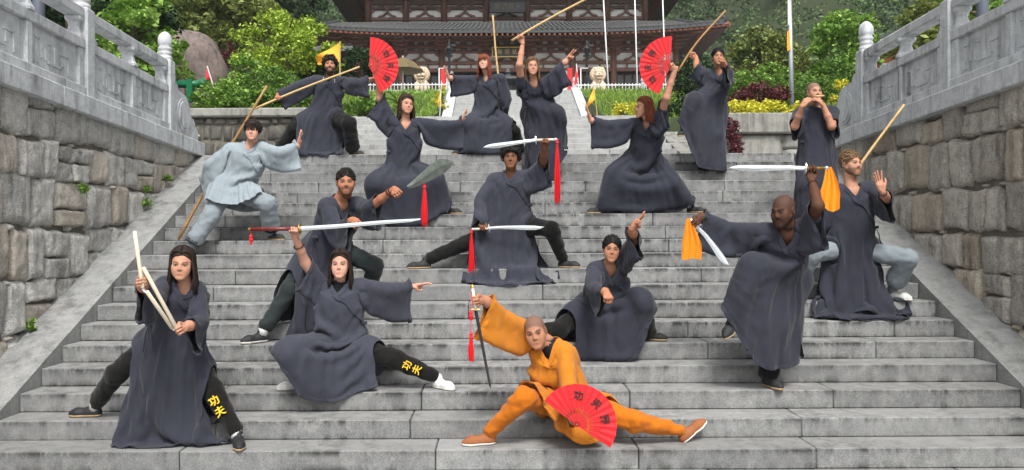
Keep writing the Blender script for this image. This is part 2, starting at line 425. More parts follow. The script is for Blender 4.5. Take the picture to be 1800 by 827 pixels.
for side, xw, mat, lab in ((-1, XL-.43, M['stoneL'], 'pale granite rubble retaining wall at left of the stairs'),
                           (1, XR+.43, M['stoneR'], 'tan grey rubble retaining wall at right of the stairs')):
    wall = thing('retaining_wall', lab, 'wall', (xw, 8.5, 1.0))
    yend = 11.72 if side < 0 else 11.5
    mb = MB(); poly = [(4.2, -1.4), (yend, -1.4), (yend, top_z(yend)-.02), (4.2, top_z(4.2)-.02)]
    mb.prism(poly, UY, UZ, UX*side, .5, (xw + side*.02, 0, 0)); mb.build('wall_core', M['mortar'], wall)
    rubble(wall, Vector((xw,0,0)), UY, UZ, UX*(-side), 4.2, yend, -.62, 2.98, mat, (.36, .52), (.34, .66), 11+side,
           keep=lambda u0,u1,v0,v1: v1 > slope_z(u0)-.25 and v0 < top_z(u1)-.16, depth=.05, g=12)
    # ---------------- carved balustrade on top
    bal = thing('stone_balustrade', 'carved pale granite balustrade on the %s retaining wall' % ('left' if side < 0 else 'right'), 'balustrade', (xw, 8.5, 2.7))
    xi = xw - side*.05                                   # face towards the stair
    def slab(name, y0, y1, dz0, dz1, thick, proud=0.0, parent=bal, b=.008):
        """a piece following the slight fall of the wall top"""
        xa, xb = sorted((xi - side*proud + side*.0, xi - side*proud + side*thick))
        za, zb = top_z(y0), top_z(y1); mb = MB()
        bm = bmesh.new(); bmesh.ops.create_cube(bm, size=1)
        for q in bm.verts:
            yy = y0 if q.co.y < 0 else y1; zz = (za if q.co.y < 0 else zb) + (dz0 if q.co.z < 0 else dz1)
            q.co = (xa if q.co.x < 0 else xb, yy, zz)
        bmesh.ops.bevel(bm, geom=bm.edges[:], offset=b, segments=1, affect='EDGES'); bm.verts.index_update()
        mb.add([q.co[:] for q in bm.verts], [[q.index for q in f.verts] for f in bm.faces]); bm.free()
        return mb.build(name, M['balus'], parent)
    yposts = [10.66, 8.52, 6.38, 4.24] if side < 0 else [10.35, 8.37, 6.35, 4.33]
    ye = yend + .02
    for a, b in zip([ye - .02] + [10.0, 7.9, 5.8], [10.0, 7.9, 5.8, 4.2]): slab('base_course', b + .003, a - .003, -.02, .17, .42, .07)
    for i, yp in enumerate(yposts):
        post = slab('post', yp - .085, yp + .085, .17, 1.09, .2, .03, b=.012)
        xc = xi + side*.07
        pr = [(.075,0),(.085,.012),(.088,.05),(.07,.065),(.078,.075),(.088,.1),(.07,.125),(.08,.135),(.088,.16),(.07,.185),(.083,.2),(.09,.24),(.086,.29),(.068,.335),(.035,.365),(.004,.378)]
        fin = MB().lathe((xc, yp, top_z(yp)+1.088), pr, 16).build('finial', M['balus'], post, smooth=True)
        if i == len(yposts)-1: continue
        yn = yposts[i+1]; y0, y1 = yn + .085, yp - .085; ym = (y0+y1)/2
        slab('plinth', y0 + .002, y1 - .002, .17, .27, .18, .02)
        slab('middle_rail', y0 + .002, y1 - .002, .66, .76, .17, .012)
        slab('handrail', y0 + .002, y1 - .002, .975, 1.085, .16, .005, b=.014)
        for yc, hw in ((ym, .045), (y1 - .055, .05), (y0 + .055, .05)):
            slab('pilaster', yc - hw, yc + hw, .27, .66, .15, .0)
        for c0, c1 in ((y0 + .105, ym - .045), (ym + .045, y1 - .105)):
            pan = slab('panel', c0, c1, .268, .662, .10, -.035, b=.003)
            w = c1 - c0; zz = top_z((c0+c1)/2)
            segs = [(.08,.20,.74,.79),(.36,.45,.70,.75),(.62,.82,.58,.63),(.22,.26,.30,.79),(.06,.18,.14,.34),(.36,.66,.22,.28),(.50,.54,.28,.70),(.80,.84,.14,.62),(.66,.70,.30,.56),(.30,.34,.28,.55)]
            for s0, s1, t0, t1 in segs:            # raised key-fret bars
                yy0, yy1 = (c0 + s0*w, c0 + s1*w) if side < 0 else (c1 - s1*w, c1 - s0*w)
                slab('relief_bar', yy0, yy1, .27 + t0*.38, .27 + t1*.38, .05, -.024, parent=pan, b=.002)
        for yc, half in ((ym, 0), (y1, -1), (y0, 1)):
            w = .085; z0 = top_z(yc)
            pf = [(.085,.0),(.085,.03),(.07,.05),(.052,.12),(.06,.16),(.085,.185),(.09,.217)]
            MB().lathe((xi + side*.075, yc + half*.06, z0 + .759), [(r_*(1.25 if half == 0 else 1.0), z_) for r_, z_ in pf], 8, 1.0, 1.0).build('vase_baluster', M['balus'], bal)
    # scrolled end with its drum stone
    yp = yposts[0]; ya, yb = yp + .085, ye - .06
    z0 = top_z(ya) + .17; Lh = yb - ya
    out = []
    out += [(0, 0), (Lh, 0)]
    def arc(cx, cz, r_, a0, a1, n=7): return [(cx + r_*math.cos(R(a0+(a1-a0)*i/n)), cz + r_*math.sin(R(a0+(a1-a0)*i/n))) for i in range(n+1)]
    out += arc(Lh-.09, .09, .09, -20, 110) + arc(Lh-.2, .20, .085, 20, 110) + arc(Lh*.44, .36, .21, 10, 75) + arc(.13, .60, .085, 0, 110) + arc(.07, .74, .06, 0, 100)
    out += [(0, .86)]
    drum = MB().prism(out, UY, UZ, UX*side, .12, (xi + side*.02, ya + .002, z0)).build('drum_stone', M['balus'], bal)
    for rr, dep in ((.225, .018), (.185, .03)):
        MB().prism(arc(0, 0, rr, 0, 345, 23), UY, UZ, UX*side, .05, (xi + side*(.02-dep), ya + Lh*.42, z0 + .29)).build('drum_disc', M['balus'], drum)
    # terrace paving behind the balustrade
    x0, x1 = sorted((xw + side*.52, xw + side*14))
    MB().box(x0, x1, 2, 16.4, 2.0, 2.66).build('terrace_pavement', M['paving'], kind='structure')

# ------------------------------------------------------------------ second and third flights
H2, D2, Y2 = .13, .41, 12.31
fl2 = setting('upper_stone_stairs')
for k in range(1, 9):
    y = Y2 + D2*(k-1); z = LAND + H2*k; x = -2.6
    while x < 2.69:
        x2 = min(2.7, x + rs.uniform(1.2, 2.0))
        if 2.7 - x2 < .5: x2 = 2.7
        MB().bbox(x+.003, x2-.003, y, y + (D2+.06 if k < 8 else 7.6), z-H2+.002, z, .006).build('step_block', M['paving'], fl2); x = x2
for xa, xb in ((-3.0, -2.602), (2.702, 3.1)):
    mb = MB(); ya, yb = Y2-.25, Y2+D2*7.6; za, zb = LAND+.02, LAND+H2*8+.05
    mb.prism([(ya, LAND-.1), (yb, LAND-.1), (yb, zb), (ya, za)], UY, UZ, UX, xb-xa, (xa,0,0)); mb.build('ramp_slab', M['coping'], fl2)
Z3, Y3, H3, D3 = LAND + H2*8, 22.6, .14, .33
fl3 = setting('top_stone_stairs')
for k in range(1, 22):
    y = Y3 + D3*(k-1); z = Z3 + H3*k; x = -1.4
    while x < 2.64:
        x2 = min(2.65, x + rs.uniform(.9, 1.8))
        if 2.65 - x2 < .4: x2 = 2.65
        MB().bbox(x+.004, x2-.004, y, y+D3+.06, z-H3+.003, z + rs.uniform(-.01, .006), .008).build('step_block', M['paving'], fl3); x = x2
ZP = Z3 + H3*21; YP = Y3 + D3*20
for xa, xb in ((-1.72, -1.402), (2.652, 2.97)):
    MB().prism([(Y3, Z3-.2), (YP+.2, Z3-.2), (YP+.2, ZP+.12), (Y3, Z3+.12)], UY, UZ, UX, xb-xa, (xa,0,0)).build('ramp_slab', M['balus'], fl3)

# ------------------------------------------------------------------ ground
def sm(a, b, x): t = min(1, max(0, (x-a)/(b-a))); return t*t*(3-2*t)
def ground(x, y):
    if y < 13.75: z = 2.6
    else:
        if y < 20: z = 3.5 + .5*(y-13.75)/6.25
        elif y < 29.3: z = 4.0 + (ZP-.05-4.0)*(y-20)/9.3
        else: z = ZP - .05
    z += max(0, -13-x)*.42*sm(16, 30, y) + max(0, x-15)*.36*sm(18, 40, y)
    z += max(0, y-78)*.8
    if -1.55 < x < 2.8 and 13 < y < 29.3: z = min(z, 2.5)
    if -2.9 < x < 3.0 and 12 < y < 16.2: z = 2.5
    return z
gx = np.unique(np.concatenate([np.arange(-160, -30, 8.), np.arange(-30, 30, .75), np.arange(30, 170, 8.)]))
gy = np.concatenate([np.arange(-20, 13, 4.), [13.5, 13.74, 13.76], np.arange(14.2, 31, .6), np.arange(31, 80, 4.), np.arange(80, 240, 10.)])
V = [(x, y, (ground(x, y) if y > 13.75 else -1.2) + mnoise.noise(Vector((x*.3, y*.3, 0)))*.08) for y in gy for x in gx]
nx_ = len(gx)
Fc = [(j*nx_+i, j*nx_+i+1, (j+1)*nx_+i+1, (j+1)*nx_+i) for j in range(len(gy)-1) for i in range(nx_-1)]
npmesh('ground', V, Fc, M['soil'], None, True, 'structure')
MB().box(-30, 32, YP+.25, 47, ZP-.6, ZP).build('temple_forecourt', M['paving'], kind='structure')

# rear retaining walls at the back of the landing
wl_ = thing('rubble_wall', 'dark mossy rubble wall at back of landing, left of upper stairs', 'wall', (-4.5, 13.5, LAND))
MB().box(-14, -3.03, 13.53, 13.95, 2.4, 3.50).build('wall_core', M['mortar'], wl_)
MB().bbox(-14, -3.03, 13.40, 13.97, 3.50, 3.64, .02).build('coping', M['coping'], wl_)
rubble(wl_, Vector((0,13.52,0)), UX, UZ, UY*-1, -8.0, -3.05, 2.62, 3.5, M['stoneD'], (.17,.3), (.16,.36), 41, depth=.04, chink=.1, g=4)
wr_ = thing('planter_wall', 'pale weathered concrete planter wall at back of landing on right', 'wall', (5, 13.5, LAND))
MB().box(3.13, 14, 13.55, 13.95, 2.4, 3.2).build('wall_core', M['mortar'], wr_)
rubble(wr_, Vector((0,13.54,0)), UX, UZ, UY*-1, 3.15, 8.6, 2.62, 3.19, M['coping'], (.5,.56), (.9,1.7), 43, depth=.05, chink=0, g=10)
MB().bbox(3.13, 14, 13.40, 13.97, 3.19, 3.52, .02).build('coping', M['coping'], wr_)
# ------------------------------------------------------------------ temple hall
XC, YF, YU = .63, 48.0, 49.2
def zl(py, Y): return EYE + (CY-py)*Y/F
SL, SU = F/YF, F/YU
temple = thing('temple_hall', 'two tiered temple hall with dark timber frame, white panels and grey roofs', 'temple', (XC, YF, ZP))
MB().bbox(XC-12.6, XC+12.6, 46.6, 70, ZP, 9.75, .03).build('podium', M['balus'], temple)
def storey(Y, S, cols, ys, depth, zfoot, name, dark_below):
    """ys: photo heights of the bands from the top down"""
    half = cols[-1]
    MB().box(XC-half-.05, XC+half+.05, Y+.12, Y+depth, zl(ys['wall0'], Y), zl(ys['top'], Y)).build('plaster_wall', M['white'], temple)
    xs = sorted([-c for c in cols] + cols)
    for x in xs:
        MB().tube([(XC+x, Y, zfoot), (XC+x, Y, zl(ys['top'], Y))], [.2, .17], 12).build('column', M['brown'], temple, smooth=True)
    for a, b in ys['beams']:
        for x0, x1 in zip(xs[:-1], xs[1:]):
            MB().bbox(XC+x0+.1, XC+x1-.1, Y-.08, Y+.13, zl(b, Y), zl(a, Y), .015).build('beam', M['brown'] if a > 20 else M['brown2'], temple)
    for x0, x1 in zip(xs[:-1], xs[1:]):
        if x1 - x0 < 1.6: continue
        xm, w = (x0+x1)/2, (x1-x0)/2 - .17
        t, b = ys['lobe']; zt_, zb_ = zl(t, Y), zl(b, Y); h = zt_ - zb_
        # splayed inverted-V bracket
        for sg in (-1, 1):
            up = [(.05, .95), (.12, .62), (.28, .36), (.55, .20)]; lo = [(.58, .02), (.40, .04), (.20, .22), (.0, .60)]
            poly = [(0, 1.0)] + up + lo
            MB().prism([(p[0]*w*sg, p[1]*h) for p in poly], UX, UZ, UY, .16, (XC+xm, Y-.06, zb_)).build('splayed_bracket', M['brown'], temple)
            cor = [(1.0, 1.0), (.70, 1.0), (.72, .86), (.80, .72), (.92, .62), (.90, .48), (1.0, .42)]
            MB().prism([(p[0]*(w+.1)*sg, p[1]*h) for p in cor], UX, UZ, UY, .18, (XC+xm, Y-.07, zb_)).build('column_bracket', M['brown'], temple)
        MB().box(XC+xm-.1, XC+xm+.1, Y-.1, Y+.1, zb_+h*.86, zt_+.25).build('bearing_block', M['brown'], temple)
    # stacked brackets on each column head carrying the eave
    for x in xs:
        z0 = zl(ys['dou'], Y)
        mb = MB()
        for i in range(4):
            mb.bbox(XC+x-.16-.05*i, XC+x+.16+.05*i, Y-.28-.3*i, Y+.1, z0+.17*i, z0+.14+.17*i, .01)
            mb.bbox(XC+x-.3-.13*i, XC+x+.3+.13*i, Y-.2-.3*i, Y-.04-.3*i, z0+.06+.17*i, z0+.19+.17*i, .01)
        mb.build('bracket_set', M['brown'], temple)
colsL = [c/SL for c in (38, 115, 187, 258, 297)]
storey(YF, SL, colsL, dict(wall0=121, top=58, beams=[(58,73),(79,84.5),(89,93),(107.5,113),(120,126)], lobe=(94,107), dou=88), 16, 9.6, 'lower', True)
colsU = [c/SU for c in (36, 110, 177, 243)]
storey(YU, SU, colsU, dict(wall0=42, top=-45, beams=[(-45,-12),(-6,7.6),(11,16),(30,35)], lobe=(16,30), dou=2), 14, zl(44, YU), 'upper', False)
# white strips under the lower lintel are split by short struts
for x0, x1 in zip([-c for c in colsL[::-1]] + colsL, ([-c for c in colsL[::-1]] + colsL)[1:]):
    if x1-x0 < 1.6: continue
    for q in (1/3, 2/3): MB().box(XC+x0+(x1-x0)*q-.04, XC+x0+(x1-x0)*q+.04, YF-.05, YF+.14, zl(120.5, YF), zl(113.5, YF)).build('strut', M['brown'], temple)
    # slotted dark band with white slips
    for q in (.25, .5, .75): MB().box(XC+x0+(x1-x0)*q-.17, XC+x0+(x1-x0)*q+.17, YF-.06, YF+.14, zl(88.5, YF), zl(72.5, YF)).build('strut_block', M['brown2'], temple)
for x0, x1 in zip([-c for c in colsU[::-1]] + colsU, ([-c for c in colsU[::-1]] + colsU)[1:]):
    for q in (.35, .65): MB().box(XC+x0+(x1-x0)*q-.1, XC+x0+(x1-x0)*q+.1, YU-.06, YU+.14, zl(11.5, YU), zl(7, YU)).build('strut_block', M['brown2'], temple)
# ground floor: dark interior, lattice doors and glazing
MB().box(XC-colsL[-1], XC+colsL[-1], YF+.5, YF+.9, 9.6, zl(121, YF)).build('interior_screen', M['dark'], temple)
xs = sorted([-c for c in colsL] + colsL)
for x0, x1 in zip(xs[:-1], xs[1:]):
    n = max(1, round((x1-x0)/.62)); w = (x1-x0-.36)/n
    for i in range(n):
        xa = XC+x0+.18+w*i
        d = MB().bbox(xa+.02, xa+w-.02, YF+.40, YF+.47, 9.62, zl(129, YF), .01).build('door_leaf', M['brown2'], temple)
        MB().box(xa+.08, xa+w-.08, YF+.375, YF+.402, 10.35, zl(131, YF)).build('pane', M['glassd'], d)
for x in (-1.9, 1.9): # white posts by the entrance
    MB().bbox(XC+x*1.75-.2, XC+x*1.75+.2, YF-.55, YF-.3, 9.6, zl(128, YF), .02).build('entrance_pier', M['white'], temple)
# roofs: hipped skirt with upturned corners
def skirt_roof(Y, half, over, z_in, z_out, lift, back, ze_tip, rows, name):
    hx, y0, y1 = half, Y, Y+back
    def pt(u, t, side):
        """u -1..1 along a side, t 0 wall .. 1 eave"""
        c = abs(u)**3.2*lift*t*t
        z = z_in + (z_out - z_in)*(1-max(0,1-t)**1.35) + c
        o = over*t*(1 + .06*abs(u)**6)
        if side == 'f': return Vector((XC + u*(hx+o), y0 - o, z))
        if side == 'b': return Vector((XC + u*(hx+o), y1 + o, z))
        if side == 'l': return Vector((XC - hx - o, (y0+y1)/2 + u*((y1-y0)/2+o), z))
        return Vector((XC + hx + o, (y0+y1)/2 + u*((y1-y0)/2+o), z))
    roof = None
    for side in 'flrb':
        nu, nt = 40, 6; mb = MB()
        top = [[pt(-1+2*i/nu, j/nt, side) for i in range(nu+1)] for j in range(nt+1)]
        for dz in (0, -.16):
            mb.add([p + Vector((0,0,dz)) for r_ in top for p in r_], [(j*(nu+1)+i, j*(nu+1)+i+1, (j+1)*(nu+1)+i+1, (j+1)*(nu+1)+i) for j in range(nt) for i in range(nu)])
        b0 = nt*(nu+1); o2 = (nt+1)*(nu+1)
        mb.f += [(b0+i, b0+i+1, o2+b0+i+1, o2+b0+i) for i in range(nu)]
        roof_s = mb.build('roof_slope', M['tile'], temple)
        L = 2*(hx+over) if side in 'fb' else (y1-y0)+2*over; n = int(L/.29)
        tb = MB(); rb = MB()
        for i in range(n+1):
            u = -1 + 2*(i+.5)/(n+1)
            t0 = max(0, (abs(u)*(hx+over if side in 'fb' else (y1-y0)/2+over) - (hx if side in 'fb' else (y1-y0)/2))/over)*0
            tb.tube([pt(u, t, side) + Vector((0,0,.03)) for t in (.0, .35, .7, 1.01)], .062, 6)
            a, b = pt(u, .55, side), pt(u, 1.02, side)
            for dz, th in ((-.27, .07),):
                d = (b-a).normalized(); rb.tube([a + Vector((0,0,dz)), b + Vector((0,0,dz))], .075, 4, up=(.7,0,.7) if side in 'fb' else (0,.7,.7))
        tb.build('tile_ridges', M['tileL'], roof_s, kind='stuff'); rb.build('rafter_ends', M['tip'], roof_s, kind='stuff')
        # soffit boards
        mb = MB(); nt2 = 2
        mb.add([pt(-1+2*i/nu, (.02, 1.0)[j], side) + Vector((0,0,-.36 + .0*j)) for j in range(2) for i in range(nu+1)], [(i, i+1, nu+1+i+1, nu+1+i) for i in range(nu)])
        mb.add([pt(-1+2*i/nu, (.02, 1.0)[j], side) + Vector((0,0,-.40 + .0*j)) for j in range(2) for i in range(nu+1)], [(i, i+1, nu+1+i+1, nu+1+i) for i in range(nu)])
        mb.build('soffit', M['brown2'], roof_s)
    for sx in (-1, 1):
        for ff, sd_ in (('f', -1), ('b', 1)):
            hr = MB().tube([pt(sx*1.0, t, ff) + Vector((0,0,.1)) for t in (0,.25,.5,.75,1.0)], [.13]*5, 6).build('hip_ridge', M['tile'], temple)
            e = pt(sx, 1.0, ff); i_ = pt(sx, .3, ff); MB().tube([i_ + Vector((0,0,-.42)), e + Vector((sx*.12, sd_*.12, -.22))], [.17, .15], 4).build('corner_beam', M['tip'], temple)
            e2 = pt(sx, .93, ff); MB().lathe(e2 + Vector((0,0,.18)), [(.09,0),(.12,.08),(.06,.2),(.1,.28),(.02,.42)], 8).build('roof_ornament', M['tile'], temple)
MB().bbox(XC-colsL[-1]-.1, XC+colsL[-1]+.1, YF-.1, YU+.05, zl(40,YF)-.3, zl(39.2,YF)+.02, .05).build('roof_cap', M['tile'], temple)
skirt_roof(YF, colsL[-1], 2.2, zl(40, YF), zl(52.5, YF-2.2), .42, 16, 0, 0, 'lower')
skirt_roof(YU, colsU[-1], 2.7, 18.3, 16.75, .5, 14, 0, 0, 'upper')
MB().add([(XC-8.3,YU-.3,18.25),(XC+8.3,YU-.3,18.25),(XC+8.3,YU+14.3,18.25),(XC-8.3,YU+14.3,18.25),(XC-5.5,YU+7,22),(XC+5.5,YU+7,22)],
         [(0,1,5,4),(1,2,5),(2,3,4,5),(3,0,4)]).build('main_roof', M['tile'], temple)

# ---- lettering: text to mesh
def text_mesh(name, s, size, ext, loc, rot, m, parent, bold=0.0):
    cu = bpy.data.curves.new(name, 'FONT'); cu.body = s; cu.size = size; cu.extrude = ext; cu.align_x = 'CENTER'; cu.align_y = 'CENTER'; cu.resolution_u = 3; cu.offset = bold*size
    o = bpy.data.objects.new(name, cu); COL.objects.link(o)
    bpy.context.view_layer.update()
    me = bpy.data.meshes.new_from_object(o.evaluated_get(bpy.context.evaluated_depsgraph_get()))
    bpy.data.objects.remove(o); bpy.data.curves.remove(cu)
    mat = rot.to_4x4() if isinstance(rot, Matrix) else rot
    me.transform(Matrix.Translation(Vector(loc) - (Vector(root_of(parent)) if parent is not None else Vector())) @ mat)
    me.materials.clear()
    return link(name, me, m, parent)
RX90 = Matrix.Rotation(R(90), 4, 'X')
def plaque(label, px0, px1, py0, py1, Y, s, m_txt, fm, cat='plaque'):
    a, b = W(px0, py1, Y), W(px1, py0, Y)
    p = thing('name_plaque', label, cat, ((a.x+b.x)/2, Y, a.z))
    MB().bbox(a.x, b.x, Y, Y+.12, a.z, b.z, .01).build('board', M['plaque'], p)
    f = .07
    for q in ((a.x, b.x, a.z, a.z+f), (a.x, b.x, b.z-f, b.z), (a.x, a.x+f, a.z+f, b.z-f), (b.x-f, b.x, a.z+f, b.z-f)):
        MB().bbox(q[0], q[1], Y-.05, Y+.02, q[2], q[3], .01).build('frame', fm, p)
    n = len(s); wd = (b.x-a.x-.5)
    for i, ch in enumerate(s):
        text_mesh('character', ch, (b.z-a.z)*.52, .01, (a.x+.25+wd*(i+.5)/n, Y-.012, (a.z+b.z)/2), RX90, m_txt, p)
plaque('large black name board high under the upper eave', 861, 924, 1, 22, YU-.75, '殿寶雄大', M['golddim'], M['plaque'])
plaque('gilt framed black name board above the doors', 864.5, 918.5, 82, 101, YF-.7, '殿宗祇', M['gold'], M['gold'])

# ------------------------------------------------------------------ forecourt furniture
def lion(px, flip, label):
    Y = 33.0; b = W(px, 158, Y); root = thing('stone_lion', label, 'statue', (b.x, Y, ZP), 'guardian lions')
    zb = b.z - .2; s = .84
    MB().bbox(b.x-.62, b.x+.62, Y-.5, Y+.9, ZP, zb, .03).build('pedestal', M['lion'], root)
    F_, o_, h_ = sdf_grid(Vector((-.75,-.75,-.05)), Vector((.75,.8,1.5)), .021)
    E3 = lambda c, r_, k=.03: ell(F_, o_, h_, c, r_, k)
    E3((0,.28,.36),(.38,.38,.36)); E3((0,0,.5),(.30,.25,.36)); E3((0,-.1,1.0),(.27,.24,.27)); E3((0,-.33,.90),(.18,.12,.11)); E3((0,-.43,.97),(.075,.06,.05)); E3((0,-.36,.77),(.14,.1,.05))
    for sx in (-1,1):
        cone(F_, o_, h_, (sx*.21,-.16,.5), (sx*.22,-.22,.05), .11, .09, .03); E3((sx*.22,-.30,.05),(.12,.14,.08)); E3((sx*.34,.05,.12),(.12,.25,.13)); E3((sx*.11,-.33,1.10),(.09,.05,.04),.02); E3((sx*.10,-.345,1.03),(.05,.045,.045),.01); E3((sx*.30,-.06,1.06),(.05,.07,.12),.02); E3((sx*.09,-.42,.89),(.07,.06,.05),.02)
        cut(F_, o_, h_, (sx*.10,-.42,1.03), (.022,.06,.022), .01)
    cut(F_, o_, h_, (0,-.46,.825), (.13,.16,.035), .02)
    for i in range(15):
        a = -.9 + i*(math.pi+1.8)/14
        for y_, rr_ in ((-.10,.30),(.06,.33)): E3((rr_*math.cos(a), y_, 1.0+rr_*math.sin(a)*.95), (.075,.075,.075), .015)
    for i in range(12): E3((.24*math.cos(i*.52), .02+.22*math.sin(i*.52), 1.22+.02*(i%2)), (.08,.08,.08), .015)
    E3((0,-.27,.62),(.07,.07,.07),.01); E3((.1,-.24,.66),(.05,.05,.05),.01); E3((-.1,-.24,.66),(.05,.05,.05),.01)
    V_, Q_ = surface_nets(F_, o_, h_)
    npmesh('lion_figure', V_*np.array([s, s, s]) + np.array([b.x, Y+.1, zb]), Q_, M['lion'], root)
# ------------------------------------------------------------------ plants
def leaf_quads(C, size, rng, up=.35, aspect=.55):
    """one folded leaf-shaped face for each centre"""
    n = len(C); N = rng.normal(size=(n,3)).astype(np.float32); N[:,2] = np.abs(N[:,2]) + up; N /= np.linalg.norm(N, axis=1)[:,None]
    A = rng.normal(size=(n,3)).astype(np.float32); A -= N*(A*N).sum(1)[:,None]; A /= np.linalg.norm(A, axis=1)[:,None]+1e-9
    B = np.cross(N, A); s = (size*rng.uniform(.6, 1.3, n)).astype(np.float32)[:,None]
    P = np.stack([C - A*s, C - B*s*aspect + A*s*.1, C + A*s, C + B*s*aspect + A*s*.1], 1)
    P[:, (0,2)] -= (N*s*.2)[:,None]
    return P.reshape(-1,3), np.arange(4*n).reshape(-1,4)
def crown(c, r, clumps, per, cr, leaf, seed, shell=.55, up=.35, low=-.75):
    rng = np.random.default_rng(seed); out = []
    c = np.array(c); r = np.array(r)
    d = rng.normal(size=(clumps,3)); d /= np.linalg.norm(d, axis=1)[:,None]; d = d[d[:,2] > low] if low > -1 else d
    rad = shell + (1-shell)*rng.random(len(d))**.6; cc = c + d*rad[:,None]*r
    k = len(cc); sz = cr*rng.uniform(.6, 1.35, k)
    e = rng.normal(size=(k, per, 3)); e /= np.linalg.norm(e, axis=2)[:,:,None]; e *= (rng.random((k,per,1))**.45)
    P = cc[:,None] + e*sz[:,None,None]*np.array([1,1,.72])
    return leaf_quads(P.reshape(-1,3).astype(np.float32), leaf, rng, up)
def limbs(mb, base, top, r0, rng, spread, n=6, up=.6):
    base, top = Vector(base), Vector(top); H = top-base; pts = []
    for i in range(6):
        t = i/5; pts.append(base + H*t + Vector((rng.uniform(-1,1), rng.uniform(-1,1), 0))*spread*.08*t)
    mb.tube(pts, [r0*(1-.7*i/5) for i in range(6)], 7)
    for k in range(n):
        t = rng.uniform(.35, .95); p = base + H*t; a = rng.uniform(0, 6.28); d = Vector((math.cos(a), math.sin(a), up))*spread*rng.uniform(.5, .95)
        mb.tube([p, p + d*.5 + Vector((0,0,.05)), p + d], [r0*.4, r0*.25, r0*.08], 5)
def tree(name, label, cat, px, py_c, Y, rx, rz, mat, clumps, per, cr, leaf, seed, trunk=.12, group=None, shell=.5, base=None, up=.35, low=-.75, nl=7):
    """crown centred on photo pixel (px, py_c) at depth Y, half sizes in metres"""
    c = W(px, py_c, Y); zb = ground(c.x, Y) - .1 if base is None else base
    t = thing(name, label, cat, (c.x, Y, zb), group); rng = random.Random(seed); mb = MB()
    limbs(mb, (c.x, Y, zb), (c.x, Y, c.z + rz*.5), trunk, rng, rx*.85, nl); mb.build('trunk', M['bark'], t, smooth=True)
    V_, Q_ = crown(c, (rx, rx*.9, rz), clumps, per, cr, leaf, seed, shell, up, low)
    npmesh('crown', V_, Q_, mat, t, smooth=False)
    return t
def bush(name, label, cat, px, py_c, Y, rx, rz, mat, clumps, per, cr, leaf, seed, group=None, base=None):
    return tree(name, label, cat, px, py_c, Y, rx, rz, mat, clumps, per, cr, leaf, seed, .03, group, .35, base, .6, -1.0, 5)

tree('camphor_tree', 'bushy broad leaved green tree behind left balustrade, below the dark tree', 'tree', 236, 78, 14.6, .78, .85, M['lf_fresh'], 60, 60, .26, .075, 1, .07)
tree('evergreen_tree', 'dark evergreen tree at far left behind the balustrade rails', 'tree', 118, 62, 15.5, 1.25, 1.1, M['lf_dark'], 70, 60, .32, .085, 2, .1)
tree('evergreen_tree', 'dark glossy tree between the two left balustrade posts at top', 'tree', 195, 25, 18.5, 1.4, 1.2, M['lf_dark'], 80, 60, .36, .1, 3, .12)
tree('maple_tree', 'rounded lime green maple tree left of the temple hall', 'tree', 503, 96, 22.0, 1.38, 1.12, M['lf_lime'], 105, 75, .27, .062, 4, .09, shell=.35)
tree('maple_tree', 'low spreading lime green maple below the rounded one, beside the boulder', 'tree', 447, 142, 21.0, .75, .6, M['lf_fresh'], 45, 55, .22, .06, 5, .06)
tree('olive_tree', 'big rounded olive green tree above the boulder', 'tree', 385, 45, 30.0, 1.9, 1.5, M['lf_olive'], 110, 60, .42, .13, 6, .18)
tree('olive_tree', 'olive green tree at upper left above the dark trees', 'tree', 290, 22, 32.0, 1.9, 1.5, M['lf_mid'], 90, 60, .42, .13, 7, .18)
tree('olive_tree', 'yellowish olive tree behind the boulder, right of the rounded olive tree', 'tree', 452, 60, 33.0, 1.3, 1.3, M['lf_olive'], 70, 55, .38, .13, 8, .15)
tree('forest_tree', 'dark green tree at top edge above the olive trees', 'tree', 425, 0, 42.0, 2.0, 1.8, M['lf_dark'], 80, 55, .5, .18, 9, .2)
tree('forest_tree', 'dark tree above the lime maple at the top edge', 'tree', 520, 12, 44.0, 1.5, 1.2, M['lf_dark'], 60, 55, .42, .16, 10, .2)
tree('topiary_pine', 'layered dark topiary pine beside the red fan at left', 'tree', 634, 112, 24.0, .5, .55, M['lf_dark'], 42, 60, .18, .05, 11, .06)
tree('topiary_pine', 'low dark pine under the lime maple', 'tree', 560, 142, 22.5, .8, .5, M['lf_dark'], 50, 60, .2, .06, 12, .06)
tree('juniper_tree', 'dark juniper tree right of the red fan by the temple', 'tree', 1222, 143, 24.0, .75, .75, M['lf_dark'], 70, 60, .22, .055, 13, .06)
tree('upright_tree', 'upright feathery bright green tree by right balustrade', 'tree', 1488, 98, 22.0, .85, 1.25, M['lf_fresh'], 75, 65, .27, .075, 14, .08)
tree('willow_tree', 'feathery olive green tree left of the flag pole', 'tree', 1335, 102, 28.0, 1.1, 1.05, M['lf_olive'], 75, 65, .33, .085, 15, .1)
tree('willow_tree', 'yellowish feathery tree just right of the flag pole', 'tree', 1378, 110, 30.0, .9, 1.0, M['lf_olive'], 60, 60, .3, .085, 16, .1)
tree('olive_tree', 'small green tree seen through the right balustrade rails', 'tree', 1640, 75, 17.0, .85, .8, M['lf_olive'], 45, 55, .26, .08, 17, .07)
tree('evergreen_tree', 'dark green tree behind the upper right balustrade', 'tree', 1752, 20, 19.0, 1.5, 1.3, M['lf_mid'], 70, 55, .36, .1, 18, .1)
bs = 100
